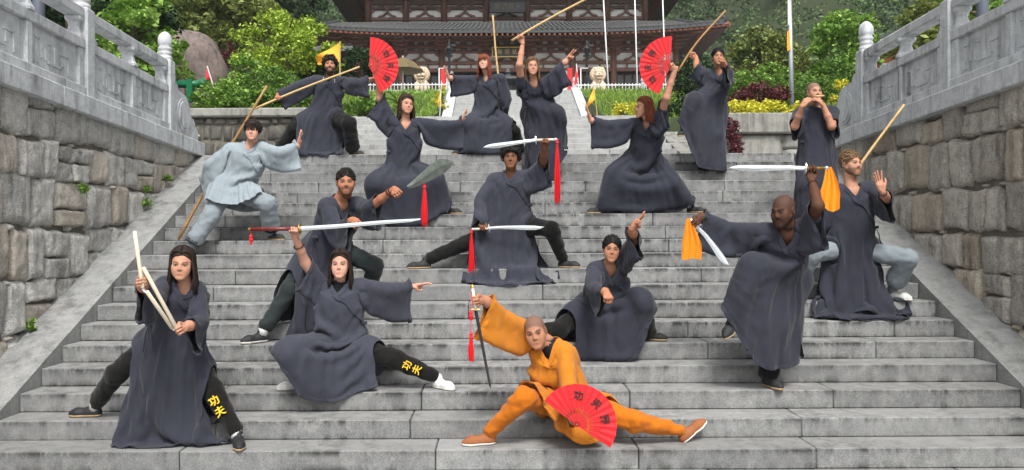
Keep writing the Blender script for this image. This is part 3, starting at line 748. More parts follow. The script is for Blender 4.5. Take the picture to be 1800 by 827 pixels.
for px, py, Y, rx, rz, mt, lab in (
    (1290, 200, 14.3, .42, .16, 'lf_yellow', 'golden privet hedge clump on planter wall beside raised knee person'),
    (1340, 200, 14.4, .46, .19, 'lf_yellow', 'golden privet hedge clump on planter wall, middle of the three'),
    (1388, 203, 14.3, .42, .15, 'lf_yellow', 'golden privet hedge clump on planter wall beside the flautist'),
    (1480, 160, 16.5, .3, .24, 'lf_yellow', 'round golden bush by the right drum stone'),
    (1098, 200, 19.0, .52, .26, 'lf_yellow', 'round yellow green bush on the grass left of the right fan woman'),
    (778, 172, 25.0, .28, .38, 'lf_yellow', 'rounded golden shrub left of the top stairs'),
    (1335, 172, 17.0, .62, .22, 'lf_purple', 'purple leaved shrub behind the golden hedge'),
    (1290, 258, 13.2, .14, .24, 'lf_purple', 'small purple shrub growing at foot of planter wall'),
    (1285, 232, 13.3, .12, .22, 'lf_purple', 'small purple shrub against planter wall top'),
    (395, 172, 15.2, .7, .26, 'lf_fresh', 'low green shrub above the left rubble wall near the drum stone'),
    (455, 180, 14.8, .6, .2, 'lf_mid', 'low green shrub above the left rubble wall, middle'),
    (525, 178, 15.2, .7, .22, 'lf_fresh', 'low green shrub beneath the curly haired man\'s staff'),
    (480, 150, 19.0, .9, .35, 'lf_mid', 'green shrub under the lime maple'),
    (640, 192, 16.5, .5, .16, 'lf_mid', 'low green shrub behind the curly haired man'),
    (325, 128, 20.0, .3, .25, 'lf_fresh', 'leafy shrub in front of the boulder'),
    (408, 118, 24.0, .5, .7, 'lf_purple', 'reddish brown shrub right of the boulder'),
    (1420, 160, 19.0, .9, .42, 'lf_mid', 'mid green shrub behind the flautist\'s head'),
    (1345, 145, 20.5, 1.1, .35, 'lf_fresh', 'tall weedy green shrub left of the flautist'),
    (1280, 155, 21.0, .8, .4, 'lf_mid', 'green shrub beside the raised knee person\'s back'),
    (1460, 135, 21.0, .6, .5, 'lf_mid', 'dark green shrub under the upright tree'),
    (1200, 190, 18.0, .5, .25, 'lf_dark', 'dark low shrub behind the right fan')):
    bush('shrub', lab, 'shrub', px, py, Y, rx, rz, M[mt], max(14, int(60*rx)), 58, .16 if rx > .3 else .08, .042 if rx > .3 else .026, bs); bs += 1
def cycad(px, py, Y, label):
    b = W(px, py, Y); t = thing('cycad_plant', label, 'plant', (b.x, Y, b.z)); r = random.Random(px); m = MB()
    for i in range(26):
        a = r.uniform(0, 6.28); L = r.uniform(.5, .95); d = Vector((math.cos(a), math.sin(a), 0)); e = r.uniform(.5, 1.3)
        p = [b + d*L*q*math.cos(e*(1-q*.8)) + UZ*L*(q*math.sin(e) - .45*q*q) for q in (0,.35,.7,1)]
        m.tube(p, [.012,.035,.03,.004], 4, flat=.25)
    m.build('fronds', M['lf_fresh'], t)
cycad(700, 182, 24.0, 'spiky cycad plant on the grass under the left red fan')
# small ferns rooted in the joints of the walls
for i, (px, py, X) in enumerate(((291, 312, -4.22), (253, 357, -4.22), (46, 572, -4.22), (140, 330, -4.2), (1492, 272, 4.57), (255,330,-4.22))):
    Y = F*abs(X)/abs(px-CX); b = W(px, py, Y); t = thing('fern', ['small green fern in the left wall near its far end', 'green fern in the left wall just above the ramp', 'low weed at the foot of the left wall near the frame edge', 'moss tuft on the dark stones of the left wall', 'small weed at far end of the right wall', 'thin weed tuft between two ferns of the left wall'][i], 'plant', b)
    V_, Q_ = crown(b + Vector((.03 if X < 0 else -.03,0,0)), (.05,.07,.05), 10, 16, .035, .018, 900+i, .2, .5, -1)
    npmesh('fronds', V_, Q_, M['lf_fresh'], t, smooth=False)
# grass on the slopes
rng = np.random.default_rng(5); pts = []
def grass(x0, x1, y0, y1, n):
    x = rng.uniform(x0, x1, n); y = rng.uniform(y0, y1, n)
    keep = ~((x > -3.1) & (x < 3.2) & (y < 16.4)) & ~((x > -1.75) & (x < 3.0))
    x, y = x[keep], y[keep]; z = np.array([ground(a, b) for a, b in zip(x, y)])
    pts.append(np.stack([x, y, z], 1))
grass(-9, 11, 14.0, 23, 12000); grass(-12, 12, 23, 29.8, 34000)
P = np.concatenate(pts); n = len(P); hgt = rng.uniform(.05, .2, n)*(1+.9*(rng.random(n) > .92)); a = rng.uniform(0, 6.28, n); wd = .014
dx = np.stack([np.cos(a)*wd, np.sin(a)*wd, np.zeros(n)], 1); lean = np.stack([rng.normal(0,.09,n), rng.normal(0,.09,n), hgt], 1)
V_ = np.stack([P-dx, P+dx, P+dx*.7+lean*.6, P-dx*.7+lean*.6+np.array([0,0,.001])], 1)
tipv = np.stack([P-dx*.7+lean*.6, P+dx*.7+lean*.6, P+dx*.1+lean*1.05, P-dx*.1+lean*1.05], 1)
VV = np.concatenate([V_.reshape(-1,3), tipv.reshape(-1,3)])
g = npmesh('grass', VV, np.arange(len(VV)).reshape(-1,4), M['grass'], None, False, 'stuff'); g['label'] = 'unmown green grass on the slopes beside the upper stairs'; g['category'] = 'grass'
# wooded hills behind: reads as one mass
def forest(name, label, mat, spots, seed, leaf, per):
    rng = np.random.default_rng(seed); VV, QQ, o = [], [], 0
    for x, y, r_, hh in spots:
        z = ground(x, y) + hh*.55
        a, b = crown((x, y, z), (r_, r_, hh*.75), 12, per, r_*.42, leaf*(y/100)**.5, int(rng.integers(1e9)), .6, .3, -.4)
        VV.append(a); QQ.append(b+o); o += len(a)
    f = npmesh(name, np.concatenate(VV), np.concatenate(QQ), mat, None, False, 'stuff'); f['label'] = label; f['category'] = 'forest'
rf = random.Random(21); sa, sb = [], []
for i in range(820):
    y = rf.uniform(36, 150) if i % 3 else rf.uniform(80, 150)
    x = rf.uniform(-.75, .75)*y
    if -16 < x < 17 and y < 80: continue
    if -.42 < x/y < -.2 and y < 46: continue
    (sa if rf.random() < .55 else sb).append((x, y, rf.uniform(2.0, 4.2)*(.55+y/200), rf.uniform(4.5, 9)*(.5+y/220)))
forest('hill_forest', 'mixed green forest covering the hills behind the temple', M['lf_hill'], sa, 1, .25, 26)
forest('hill_forest', 'darker evergreen trees mixed into the hill forest', M['lf_hill2'], sb, 2, .25, 26)
# ------------------------------------------------------------------ background objects
lion(741, 1, 'cream stone guardian lion statue left of the top stairs')
lion(1052, -1, 'cream stone guardian lion statue right of the top stairs')
# boulder
b = W(338, 95, 21.5); t = thing('boulder', 'huge rounded grey brown boulder streaked with dark rain marks at upper left', 'rock', (b.x, 21.5, ground(b.x, 21.5)))
Fg, og, hg = sdf_grid((-1.5,-1.3,-2.7), (1.5,1.3,1.2), .06)
ell(Fg, og, hg, (0,0,-.2), (.72,.7,.75), .2); ell(Fg, og, hg, (-.3,.1,.12), (.6,.6,.5), .2); ell(Fg, og, hg, (.22,0,-.7), (.7,.6,.7), .2); ell(Fg, og, hg, (.1,.1,-1.6), (.95,.85,.95), .25)
V_, Q_ = surface_nets(Fg, og, hg)
V_ = np.array([Vector(p)*1.0 + mnoise.noise_vector(Vector(p)*1.7)*.10 for p in V_]); npmesh('rock', V_ + np.array(b), Q_, M['boulder'], t)
# flag poles
def pole(name, label, pb, pt, Y, r, mat, cat='pole', Y2=None):
    a, c = W(*pb, Y), W(*pt, Y2 or Y); t = thing(name, label, cat, a)
    MB().tube([a - Vector((0,0,.6)), a + (c-a)*1.15], [r, r*.8], 8).build('shaft', mat, t, smooth=True); return t, a, c
pole('flag_pole', 'white flag pole rising right of the right stone lion', (1071, 158), (1061, 0), 34, .032, M['metalw'])
pole('flag_pole', 'white flag pole between the other two right of the top stairs', (1121, 158), (1116, 0), 34, .032, M['metalw'])
pole('flag_pole', 'white flag pole rising behind the right red fan', (1171, 158), (1165, 0), 34, .032, M['metalw'])
tp, a, c = pole('tall_steel_pole', 'tall galvanised steel pole with hanging banners left of the flautist', (1393, 195), (1388, 0), 17.5, .055, M['steel'])
def pennant(name, label, cat, pts, Y, mat, rip=.05, polepx=None, pr=.012, pm='whitef', txt=None):
    """cloth outline given by photo pixels at depth Y, gently rippled"""
    P = [W(x, y, Y) for x, y in pts]; t = thing(name, label, cat, P[0])
    n = 10; m = MB(); vs = []
    for i in range(n+1):
        for j in range(n+1):
            u, v = i/n, j/n
            q = P[0].lerp(P[1], u).lerp(P[3].lerp(P[2], u), v); q = q + Vector((0, math.sin(u*6+v*3)*rip*(.2+u), 0)); vs.append(q)
    m.add(vs, [(i*(n+1)+j, (i+1)*(n+1)+j, (i+1)*(n+1)+j+1, i*(n+1)+j+1) for i in range(n) for j in range(n)])
    m.build('cloth', mat, t, smooth=True)
    if polepx:
        p0, p1 = W(*polepx[0], Y+.01), W(*polepx[1], Y+.01); MB().tube([p0, p1], pr, 6).build('pole', M[pm], t)
    return t
pennant('banner', 'white and red banner hanging at top of the steel pole', 'banner', [(1385,-8),(1389,-8),(1390,42),(1385,44)], 17.4, M['whitef'], .02)
pennant('banner', 'orange banner hanging lower on the steel pole', 'banner', [(1384,56),(1388,50),(1391,86),(1384,90)], 17.4, M['yellowf'], .02)
fl = pennant('pennant_flag', 'large orange triangular pennant behind the curly haired man', 'flag', [(597,75),(554,101),(558,113),(597,108)], 15.2, M['yellowf'], .05, ((597.5,190),(597.5,73)), .014, 'gold')
pennant('pennant_flag', 'small orange triangular pennant on the grass above the outstretched left palm', 'flag', [(1044,154),(1030,188),(1031,190),(1046,174)], 16.5, M['yellowf'], .03, ((1050,204),(1044,150)), .01, 'gold')
pennant('pennant_flag', 'narrow orange pennant in front of the round golden shrub', 'flag', [(775,158),(774,182),(771,186),(769,178)], 17, M['yellowf'], .02, ((773,204),(776,142)), .008, 'whitef')
pennant('pennant_flag', 'small orange pennant behind the right fan woman', 'flag', [(1172,188),(1174,190),(1174,205),(1171,206)], 17, M['yellowf'], .02, ((1174,215),(1174,180)), .008, 'gold')
pennant('small_flag', 'red flag by the entrance right of the top stairs', 'flag', [(1013,113),(1017,135),(1013,148),(1009,150)], 31, M['redf'], .03, ((1018,160),(1013,112)), .02, 'whitef')
pennant('small_flag', 'red and white flag stuck in the bank above the left rubble wall', 'flag', [(364,118),(370,140),(366,143),(361,138)], 18, M['redf'], .02, ((377,158),(364,116)), .014, 'whitef')
# vertical red banners by the entrance
for px, lab in ((779, 'red vertical banner left of the entrance'), (1001.5, 'red vertical banner right of the entrance')):
    a = W(px-4.5, 158, 46.5); c = W(px+4.5, 120, 46.5); t = thing('door_banner', lab, 'banner', a)
    MB().bbox(a.x, c.x, 46.4, 46.5, a.z-.8, c.z, .01).build('board', M['red'], t)
# black lanterns
for px, lab in ((790, 'black lamp post left of the entrance'), (1032, 'black lamp post right of the entrance')):
    Y = 35; a = W(px, 158, Y); t = thing('lamp_post', lab, 'street lamp', (a.x, Y, ZP)); s = Y/F
    MB().tube([(a.x,Y,ZP), (a.x,Y,W(px,100,Y).z)], .05, 8).build('shaft', M['metalk'], t)
    z0 = W(px,102,Y).z
    MB().lathe((a.x,Y,z0), [(.05,0),(.16,.06),(.19,.1),(.14,.12)], 8).build('bracket', M['metalk'], t)
    MB().lathe((a.x,Y,z0+.12), [(.1,0),(.15,.25)], 6).build('lantern_glass', M['glassd'], t)
    MB().lathe((a.x,Y,z0+.37), [(.2,0),(.1,.12),(.05,.2),(.03,.38),(.01,.4)], 8).build('cap', M['metalk'], t)
    MB().bbox(a.x-.02, a.x+.28, Y-.1, Y+.1, W(px,80,Y).z, W(px,80,Y).z+.04, .01).build('solar_panel', M['metalk'], t)
for px, lab in ((772, 'thin white camera pole left of the entrance'), (1021, 'thin white camera pole right of the entrance')):
    Y = 32; a = W(px, 160, Y); t = thing('camera_pole', lab, 'pole', (a.x, Y, ZP)); z1 = W(px, 120, Y).z
    MB().tube([(a.x,Y,ZP), (a.x,Y,z1)], .025, 8).build('shaft', M['metalw'], t); MB().tube([(a.x,Y,z1), (a.x+.28,Y,z1)], .016, 6).build('arm', M['metalw'], t)
# white railing of the forecourt
def railing(px0, px1, Y, label):
    a, c = W(px0, 150, Y), W(px1, 150, Y); z0, z1 = ZP, W(px0, 149, Y).z
    t = thing('white_railing', label, 'railing', (a.x, Y, ZP))
    for q in (z1, z1-.22, ZP+.12): MB().bbox(a.x, c.x, Y-.03, Y+.03, q-.04, q, .008).build('rail', M['metalw'], t)
    n = int((c.x-a.x)/.13); m = MB()
    for i in range(n+1): x = a.x+(c.x-a.x)*i/n; m.box(x-.012, x+.012, Y-.012, Y+.012, ZP, z1+.05)
    m.build('bars', M['metalw'], t, kind='stuff')
    k = max(1, int((c.x-a.x)/1.9))
    for i in range(k+1):
        x = a.x+(c.x-a.x)*i/k
        MB().lathe((x, Y, ZP), [(.09,0),(.09,z1-ZP+.05),(.05,z1-ZP+.08),(.09,z1-ZP+.14),(.07,z1-ZP+.24),(.01,z1-ZP+.3)], 8).build('post', M['balus'], t)
railing(1010, 1250, 31.6, 'white metal railing along the forecourt right of the top stairs')
railing(560, 790, 31.6, 'white metal railing along the forecourt left of the top stairs')
# censer by the doors
a = W(893, 160, 41); t = thing('incense_burner', 'dark bronze roofed incense burner before the temple doors', 'incense burner', (a.x, 41, ZP))
z0 = a.z-.2
for i in range(4): MB().tube([(a.x+.5*math.cos(i*1.57+.78), 41+.3*math.sin(i*1.57+.78), ZP), (a.x+.5*math.cos(i*1.57+.78), 41+.3*math.sin(i*1.57+.78), z0+.65)], .06, 6).build('leg', M['metalk'], t)
MB().lathe((a.x,41,z0), [(.4,0),(.65,.15),(.62,.4),(.7,.45)], 12).build('bowl', M['metalk'], t)
MB().lathe((a.x,41,z0+.62), [(1.25,0),(1.2,.08),(.7,.2),(.2,.33),(.1,.4),(.16,.5),(.02,.78)], 8).build('roof', M['tile'], t)
# brown parasol, green pipe stand, house on the right
a = W(735, 152, 30); t = thing('parasol', 'brown market parasol beside the left stone lion', 'umbrella', (a.x-.3, 30, ZP)); zc = W(735, 98, 30).z
MB().lathe((a.x-.55, 30, zc-.55), [(.8,0),(.45,.3),(.03,.5)], 8).build('canopy', plain('parasol_canvas', lin(104,90,60), .8, .1, 5), t)
MB().tube([(a.x-.55,30,ZP),(a.x-.55,30,zc)], .025, 6).build('pole', M['metalw'], t)
a = W(342, 148, 18.5); t = thing('green_pipe_barrel', 'green painted pipe with flange on the bank behind left drum stone', 'pipe', a)
MB().tube([a-Vector((.45,0,0)), a+Vector((.2,0,0))], .085, 12).build('pipe', M['green'], t, smooth=True)
MB().tube([a+Vector((.18,0,0)), a+Vector((.3,0,0))], .15, 12).build('flange', M['green'], t); MB().box(a.x-.15,a.x-.02,18.4,18.6,a.z-.4,a.z+.1).build('leg', M['green'], t)
hs = thing('side_house', 'orange brown temple house with grey tiled roof behind right balustrade', 'house', W(1600, 100, 24))
q = [W(1533, 88, 24), W(1680, 8, 24)]; hx0, hx1 = q[0].x+.3, q[0].x+6
HM = plain('ochre_house_wall', lin(176,108,76), .8, .1, 3)
hz1 = W(1545, 78, 24).z
MB().box(hx0, hx1, 24, 30, 3.5, hz1).build('wall', HM, hs)
MB().add([(hx0-.35,23.5,hz1-.05),(hx1,23.5,hz1+1.9),(hx1,30.5,hz1+1.9),(hx0-.35,30.5,hz1-.05),(hx0-.35,23.5,hz1+.12),(hx1,23.5,hz1+2.07),(hx1,30.5,hz1+2.07),(hx0-.35,30.5,hz1+.12)],
         [(0,3,2,1),(4,5,6,7),(0,1,5,4),(1,2,6,5),(2,3,7,6),(3,0,4,7)]).build('roof', M['tile'], hs)
for d_, th in ((-.2,.12),): MB().add([(hx0-.3,23.45,hz1-.22),(hx1,23.45,hz1+1.7),(hx1,23.45,hz1+1.9),(hx0-.3,23.45,hz1-.04),(hx0-.3,23.6,hz1-.22),(hx1,23.6,hz1+1.7),(hx1,23.6,hz1+1.9),(hx0-.3,23.6,hz1-.04)],[(0,1,2,3),(7,6,5,4),(0,4,5,1),(3,2,6,7),(0,3,7,4),(1,5,6,2)]).build('barge_board', M['tip'], hs)
a, c = W(1549, 128, 24), W(1574, 112, 24)
wdw = MB().bbox(a.x, c.x, 23.93, 24.02, a.z-.1, c.z, .01).build('window', M['white'], hs)
for i in range(3): x0 = a.x+.04+(c.x-a.x-.04)*i/3; MB().box(x0, x0+(c.x-a.x)/3-.05, 23.91, 23.935, a.z-.06, c.z-.05).build('pane', M['glassd'], wdw)
for px, py, s_, lab in ((68, 25, -1, 'dark grey post behind the left balustrade'), (1727, 28, 1, 'dark grey post behind the right balustrade')):
    a = W(px, py, 9.5); t = thing('lamp_column', lab, 'post', (a.x, 9.5, 2.66)); MB().tube([(a.x,9.5,2.66),(a.x,9.5,5.6)], [.075,.06], 10).build('shaft', plain('grey_post_paint', lin(86,92,104), .4, .05, 5), t, smooth=True)
    MB().lathe((a.x,9.5,2.66), [(.13,0),(.13,.05),(.08,.09)], 10).build('base_plate', M['metalk'], t)
# left pavilion roof behind the lime maple
a = W(592, 78, 34); pv = thing('side_pavilion', 'small timber pavilion with tiled roof behind the large orange pennant', 'pavilion', (a.x, 34, ZP))
MB().add([(a.x-2.8,33,a.z-.35),(a.x+.8,33,a.z-.35),(a.x+.5,36,a.z+.4),(a.x-2.6,36,a.z+.4),(a.x-2.8,33,a.z-.5),(a.x+.8,33,a.z-.5),(a.x+.5,36,a.z+.2),(a.x-2.6,36,a.z+.2)],[(0,1,2,3),(7,6,5,4),(0,4,5,1),(1,5,6,2),(2,6,7,3),(3,7,4,0)]).build('roof', M['tileL'], pv)
for x in (-2.4, -.8, .5): MB().tube([(a.x+x,34,ZP),(a.x+x,34,a.z-.1)], .09, 8).build('column', M['brown2'], pv)
MB().box(a.x-2.4, a.x+.5, 34.5, 34.6, ZP, a.z-.1).build('wall', M['brown2'], pv)
# haze: damp mountain air
hz = MB().box(-260, 260, -30, 300, -6, 190).build('haze', None, None, kind='stuff')
hz['label'] = 'thin pale mountain haze filling the valley'; hz['category'] = 'haze'
hm = bpy.data.materials.new('haze'); hm.use_nodes = True; hm.node_tree.nodes.clear()
pvn = hm.node_tree.nodes.new('ShaderNodeVolumePrincipled'); pvn.inputs['Density'].default_value = .0006; pvn.inputs['Color'].default_value = (.86,.92,.93,1); pvn.inputs['Anisotropy'].default_value = .2
oo = hm.node_tree.nodes.new('ShaderNodeOutputMaterial'); hm.node_tree.links.new(pvn.outputs[0], oo.inputs['Volume']); hz.data.materials.append(hm)
# ------------------------------------------------------------------ people: materials
def cloth(name, c, var=.12, rough=.85, weave=900):
    t = NT(name); n = t.noise(3.0, 4); w = t.noise(weave, 1)
    k = t.ramp(n, [(.3, tuple(x*(1-var) for x in c[:3])+(1,)), (.7, tuple(x*(1+var) for x in c[:3])+(1,))])
    t.bump(t.math('ADD', t.math('MULTIPLY', w, .06), t.noise(11, 5, .62, t.mp((1.5,1.5,.6)), .6)), .55, .02)
    k = t.mix(1.0, k, t.ramp(t.orand(), [(0, .84), (1, 1.0)]), 'MULTIPLY')
    m = t.out(k, rough, .2); t.b.inputs['Sheen Weight'].default_value = .12; t.b.inputs['Sheen Roughness'].default_value = .5
    return m
M['robe'] = cloth('slate_blue_cotton', lin(52,54,65))
M['robe2'] = cloth('faded_slate_cotton', lin(58,60,71))
M['robe3'] = cloth('ink_blue_cotton', lin(48,50,61))
M['grey'] = cloth('light_grey_cotton', lin(146,157,164), .06)
M['greyp'] = cloth('grey_trouser_cotton', lin(138,148,154), .06)
M['black'] = cloth('black_cotton', lin(19,18,18))
M['dgreen'] = cloth('dark_green_grey_cotton', lin(42,50,50))
M['orange'] = cloth('monk_orange_cotton', lin(200,124,34), .07)
M['orange2'] = cloth('monk_orange_trousers', lin(192,106,16), .07)
M['tee'] = plain('black_undershirt', lin(20,20,22), .8)
def skinmat():
    t = NT('skin'); c = t.attr('Col'); n = t.noise(28, 3)
    c = t.mix(1.0, c, t.ramp(n, [(.3, .93), (.7, 1.0)]), 'MULTIPLY')
    t.b.inputs['Subsurface Weight'].default_value = .05; t.b.inputs['Subsurface Radius'].default_value = (.012,.004,.002); t.b.inputs['Subsurface Scale'].default_value = .5
    return t.out(c, .62, .2)
M['skin'] = skinmat()
def hairmat(name, c):
    t = NT(name); i = t.island(); n = t.noise(60, 3, .6, t.mp((1,1,.25)))
    k = t.mix(n, tuple(x*.5 for x in c[:3])+(1,), tuple(min(1,x*1.5) for x in c[:3])+(1,))
    t.bump(n, .6, .004)
    return t.out(k, .6, .25)
for nm, c in (('h_black', (26,23,22)), ('h_brown', (56,40,32)), ('h_red', (122,62,40)), ('h_dbrown', (42,32,27)), ('h_lbrown', (104,82,62)), ('h_auburn', (112,58,36)), ('h_blond', (118,92,68))): M[nm] = hairmat(nm, lin(*c))
M['shoe_k'] = plain('black_canvas_shoe', lin(32,33,36), .7, .15, 60); M['shoe_w'] = plain('white_leather_shoe', lin(222,222,218), .5, .06, 20)
M['shoe_b'] = plain('brown_knit_shoe', lin(146,88,50), .8, .12, 90); M['sole_w'] = plain('white_rubber_sole', lin(225,222,215), .5, .06, 10)
M['sole_t'] = plain('gum_sole', lin(176,150,112), .6, .1, 10); M['sock_w'] = plain('white_sock', lin(220,220,218), .9, .08, 60)
M['sock_g'] = plain('grey_leg_wrap', lin(128,136,142), .9, .08, 60); M['strap'] = plain('black_strap', lin(22,22,24), .7)
M['shoe_trim'] = plain('red_shoe_stripe', lin(190,52,48), .5)

# ------------------------------------------------------------------ head
def make_head(fem):
    Fg, o, h = sdf_grid((-.105,-.135,-.20), (.105,.13,.135), .0045)
    w = .95 if fem else 1.0
    ell(Fg,o,h,(0,.016,.034),(.074*w,.093,.083),.02); ell(Fg,o,h,(0,-.024,-.022),(.061 if not fem else .057,.066,.078),.03)
    jw = .036 if fem else .043
    for s in (-1,1):
        cone(Fg,o,h,(s*jw*1.2,-.008,-.042),(s*jw*.42,-.066,-.090),.019,.0155,.022)
        ell(Fg,o,h,(s*.041*w,-.058,-.016),(.020,.016,.020),.03); ell(Fg,o,h,(s*.031*w,-.056,-.052),(.024,.026,.034),.035)
    cone(Fg,o,h,(-.008,-.074,-.100),(.008,-.074,-.100),.0135 if fem else .0165,.0135 if fem else .0165,.022)
    for s in (-1,1):
        cut(Fg,o,h,(s*.031,-.103,.005),(.019,.014,.0115),.014)
        cone(Fg,o,h,(s*.013,-.088,.0215),(s*.045,-.076,.0225),.0062,.0055,.014)
        ell(Fg,o,h,(s*.031,-.0768,.004),(.0165,.0125,.0125),.003)
    cone(Fg,o,h,(0,-.084,.016),(0,-.099,-.024),.0080,.0088 if fem else .0102,.013)
    for s in (-1,1): ell(Fg,o,h,(s*.0100,-.092,-.029),(.0072,.0080,.0064),.007)
    cone(Fg,o,h,(-.014,-.0845,-.0635),(.014,-.0845,-.0635),.0030,.0030,.014); cone(Fg,o,h,(-.010,-.0840,-.0715),(.010,-.0840,-.0715),.0040,.0040,.014); cut(Fg,o,h,(0,-.096,-.0675),(.020,.007,.0010),.004)
    for s in (-1,1): ell(Fg,o,h,(s*.077*w,.012,-.004),(.008,.018,.030),.008); cut(Fg,o,h,(s*.086*w,.006,-.002),(.006,.010,.017),.006)
    cone(Fg,o,h,(0,.026,-.05),(0,.034,-.105),.044 if fem else .052,.044 if fem else .052,.025)
    return surface_nets(Fg, o, h)
HEADS = {f: make_head(f) for f in (0,1)}
def head_cols(V_, skin, hairc, beard, style, fem):
    x, y, z = V_.T; s = np.array(skin[:3]); C = np.tile(s, (len(V_),1)).astype(np.float32)
    def blend(m, c): C[:] = C*(1-m[:,None]) + np.array(c[:3])*m[:,None]
    f = y < -.05
    blend(np.exp(-((np.abs(x)-.042)/.022)**2-((z+.03)/.022)**2)*f*.08, (s[0]*1.05, s[1]*.72, s[2]*.68))
    blend(np.exp(-(x/.016)**2-((z+.026)/.014)**2)*f*.08, (s[0]*1.05, s[1]*.75, s[2]*.7))
    if beard:
        m = ((z < -.035-.35*np.maximum(0, y+.02)) & (y < .02) & (z > -.15)).astype(np.float32)
        m *= np.clip((-.03-z)/.02, 0, 1); mo = (np.abs(x) < .022) & (np.abs(z+.068) < .009)
        m = np.where(mo, 0, m); blend(np.clip(m,0,1)*beard, hairc)
        ms = np.exp(-(x/.026)**2-((z+.053)/.006)**2)*f; blend(ms*beard, hairc)
    if style in ('bald', 'buzz'):
        m = np.clip((z - np.maximum(.062-1.0*(y+.085), -.07))/.018, 0, 1); blend(m*(.22 if style == 'bald' else .6), (.045,.045,.048))
    zc = z + .0675 + .12*np.maximum(0, np.abs(x)-.009)
    lip = np.exp(-(x/.0195)**4-(zc/.0080)**4)*f
    blend(lip*(.75 if fem else .5), (s[0]*.82, s[1]*.45, s[2]*.46))
    blend(np.exp(-(x/.0175)**6-(zc/.0022)**2)*f*.55, (s[0]*.3, s[1]*.16, s[2]*.15))
    for sg in (-1,1):
        bz = .0235 + .003*np.clip(1-((x*sg-.036)/.024)**2, -1, 1)
        blend(np.exp(-((x*sg-.031)/.0195)**6-((z-bz)/(.0056 if fem else .0068))**2)*f*.9, hairc)
        ex, ez = x*sg-.031, z-.005
        r2 = (ex/.0165)**2+(ez/.0072)**2; on = f & (y < -.068); ez = z-.004
        blend(np.exp(-(r2/1.35)**2)*on*.5, (s[0]*.45, s[1]*.36, s[2]*.34))  # naturally darker skin round the eye, with socket shading painted in
        r2 = (ex/.0145)**2+(ez/.0058)**2; blend(np.clip(1.6-r2*1.2,0,1)*on*.85, tuple(np.minimum(.34, s*.55+.06)))
        blend(np.clip((.0074-np.sqrt(ex**2+ez**2))/.0022,0,1)*on*1.0, (.028,.02,.016))
        blend(np.exp(-(ex/.0175)**4-((ez-.0064)/.0034)**2)*on*.95, (.02,.016,.015))
    return np.clip(C, 0, 1)
def rot_head(yaw, pitch, roll): return Matrix.Rotation(R(yaw),3,'Z') @ Matrix.Rotation(R(-pitch),3,'X') @ Matrix.Rotation(R(roll),3,'Y')

def hair_cap(style, seed):
    rng = np.random.default_rng(seed); Fg, o, h = sdf_grid((-.125,-.135,-.13), (.125,.15,.17), .007)
    if style == 'curly':
        ell(Fg,o,h,(0,.018,.038),(.083,.102,.092),.02)
        for i in range(230):
            d = rng.normal(size=3); d /= np.linalg.norm(d); d[2] = abs(d[2])*1.0-.25
            c = np.array((0,.018,.044))+d*np.array((.092,.108,.104)); ell(Fg,o,h,c,np.full(3, rng.uniform(.012,.022)),.003)
        hl, low = .068, -.05
    elif style in ('short', 'buzzed_top'):
        ell(Fg,o,h,(0,.017,.038),(.0775,.097,.090),.02)
        for i in range(190):
            d = rng.normal(size=3); d /= np.linalg.norm(d); d[2] = abs(d[2])*1.2-.3
            p = np.array((0,.017,.038))+d*np.array((.074,.094,.088)); cone(Fg,o,h,p,p+np.array((rng.normal()*.01,-.008+rng.normal()*.01,.010)),.009,.004,.005)
        hl, low = .070, -.045
    elif style == 'bob':
        ell(Fg,o,h,(0,.018,.040),(.086,.104,.096),.02); 
        for i in range(120):
            a = rng.uniform(0,6.28); x, y = .08*math.cos(a), .018+.098*math.sin(a); cone(Fg,o,h,(x*.9,y*.9,.09),(x*1.05,y*1.03,rng.uniform(-.01,.03)),.012,.009,.006)
        hl, low = .052, -.055
    else:
        ell(Fg,o,h,(0,.018,.040),(.080,.100,.091),.02); hl, low = ((.094, -.09) if style == 'long' else (.076, -.09))
        if style == 'pony': ell(Fg,o,h,(0,.115,.045),(.04,.035,.042),.02); hl = .072
    ax = [o[k] + h*np.arange(Fg.shape[k]) for k in range(3)]; X, Yg, Z = np.meshgrid(*ax, indexing='ij', sparse=True)
    mask = np.maximum(hl - 1.05*(Yg+.085) - (.9*np.abs(X)**1.2 if style in ('short','pony') else 0), low) - Z + .006*np.sin(X*95+seed)*np.sin(Z*60+Yg*80)
    if style == 'long' or style == 'fringe': mask = np.maximum(mask, -.2)
    Fg = np.maximum(Fg, mask + (0 if style != 'curly' else .012*np.sin(X*160)*np.sin(Z*150)))
    return surface_nets(Fg, o, h)
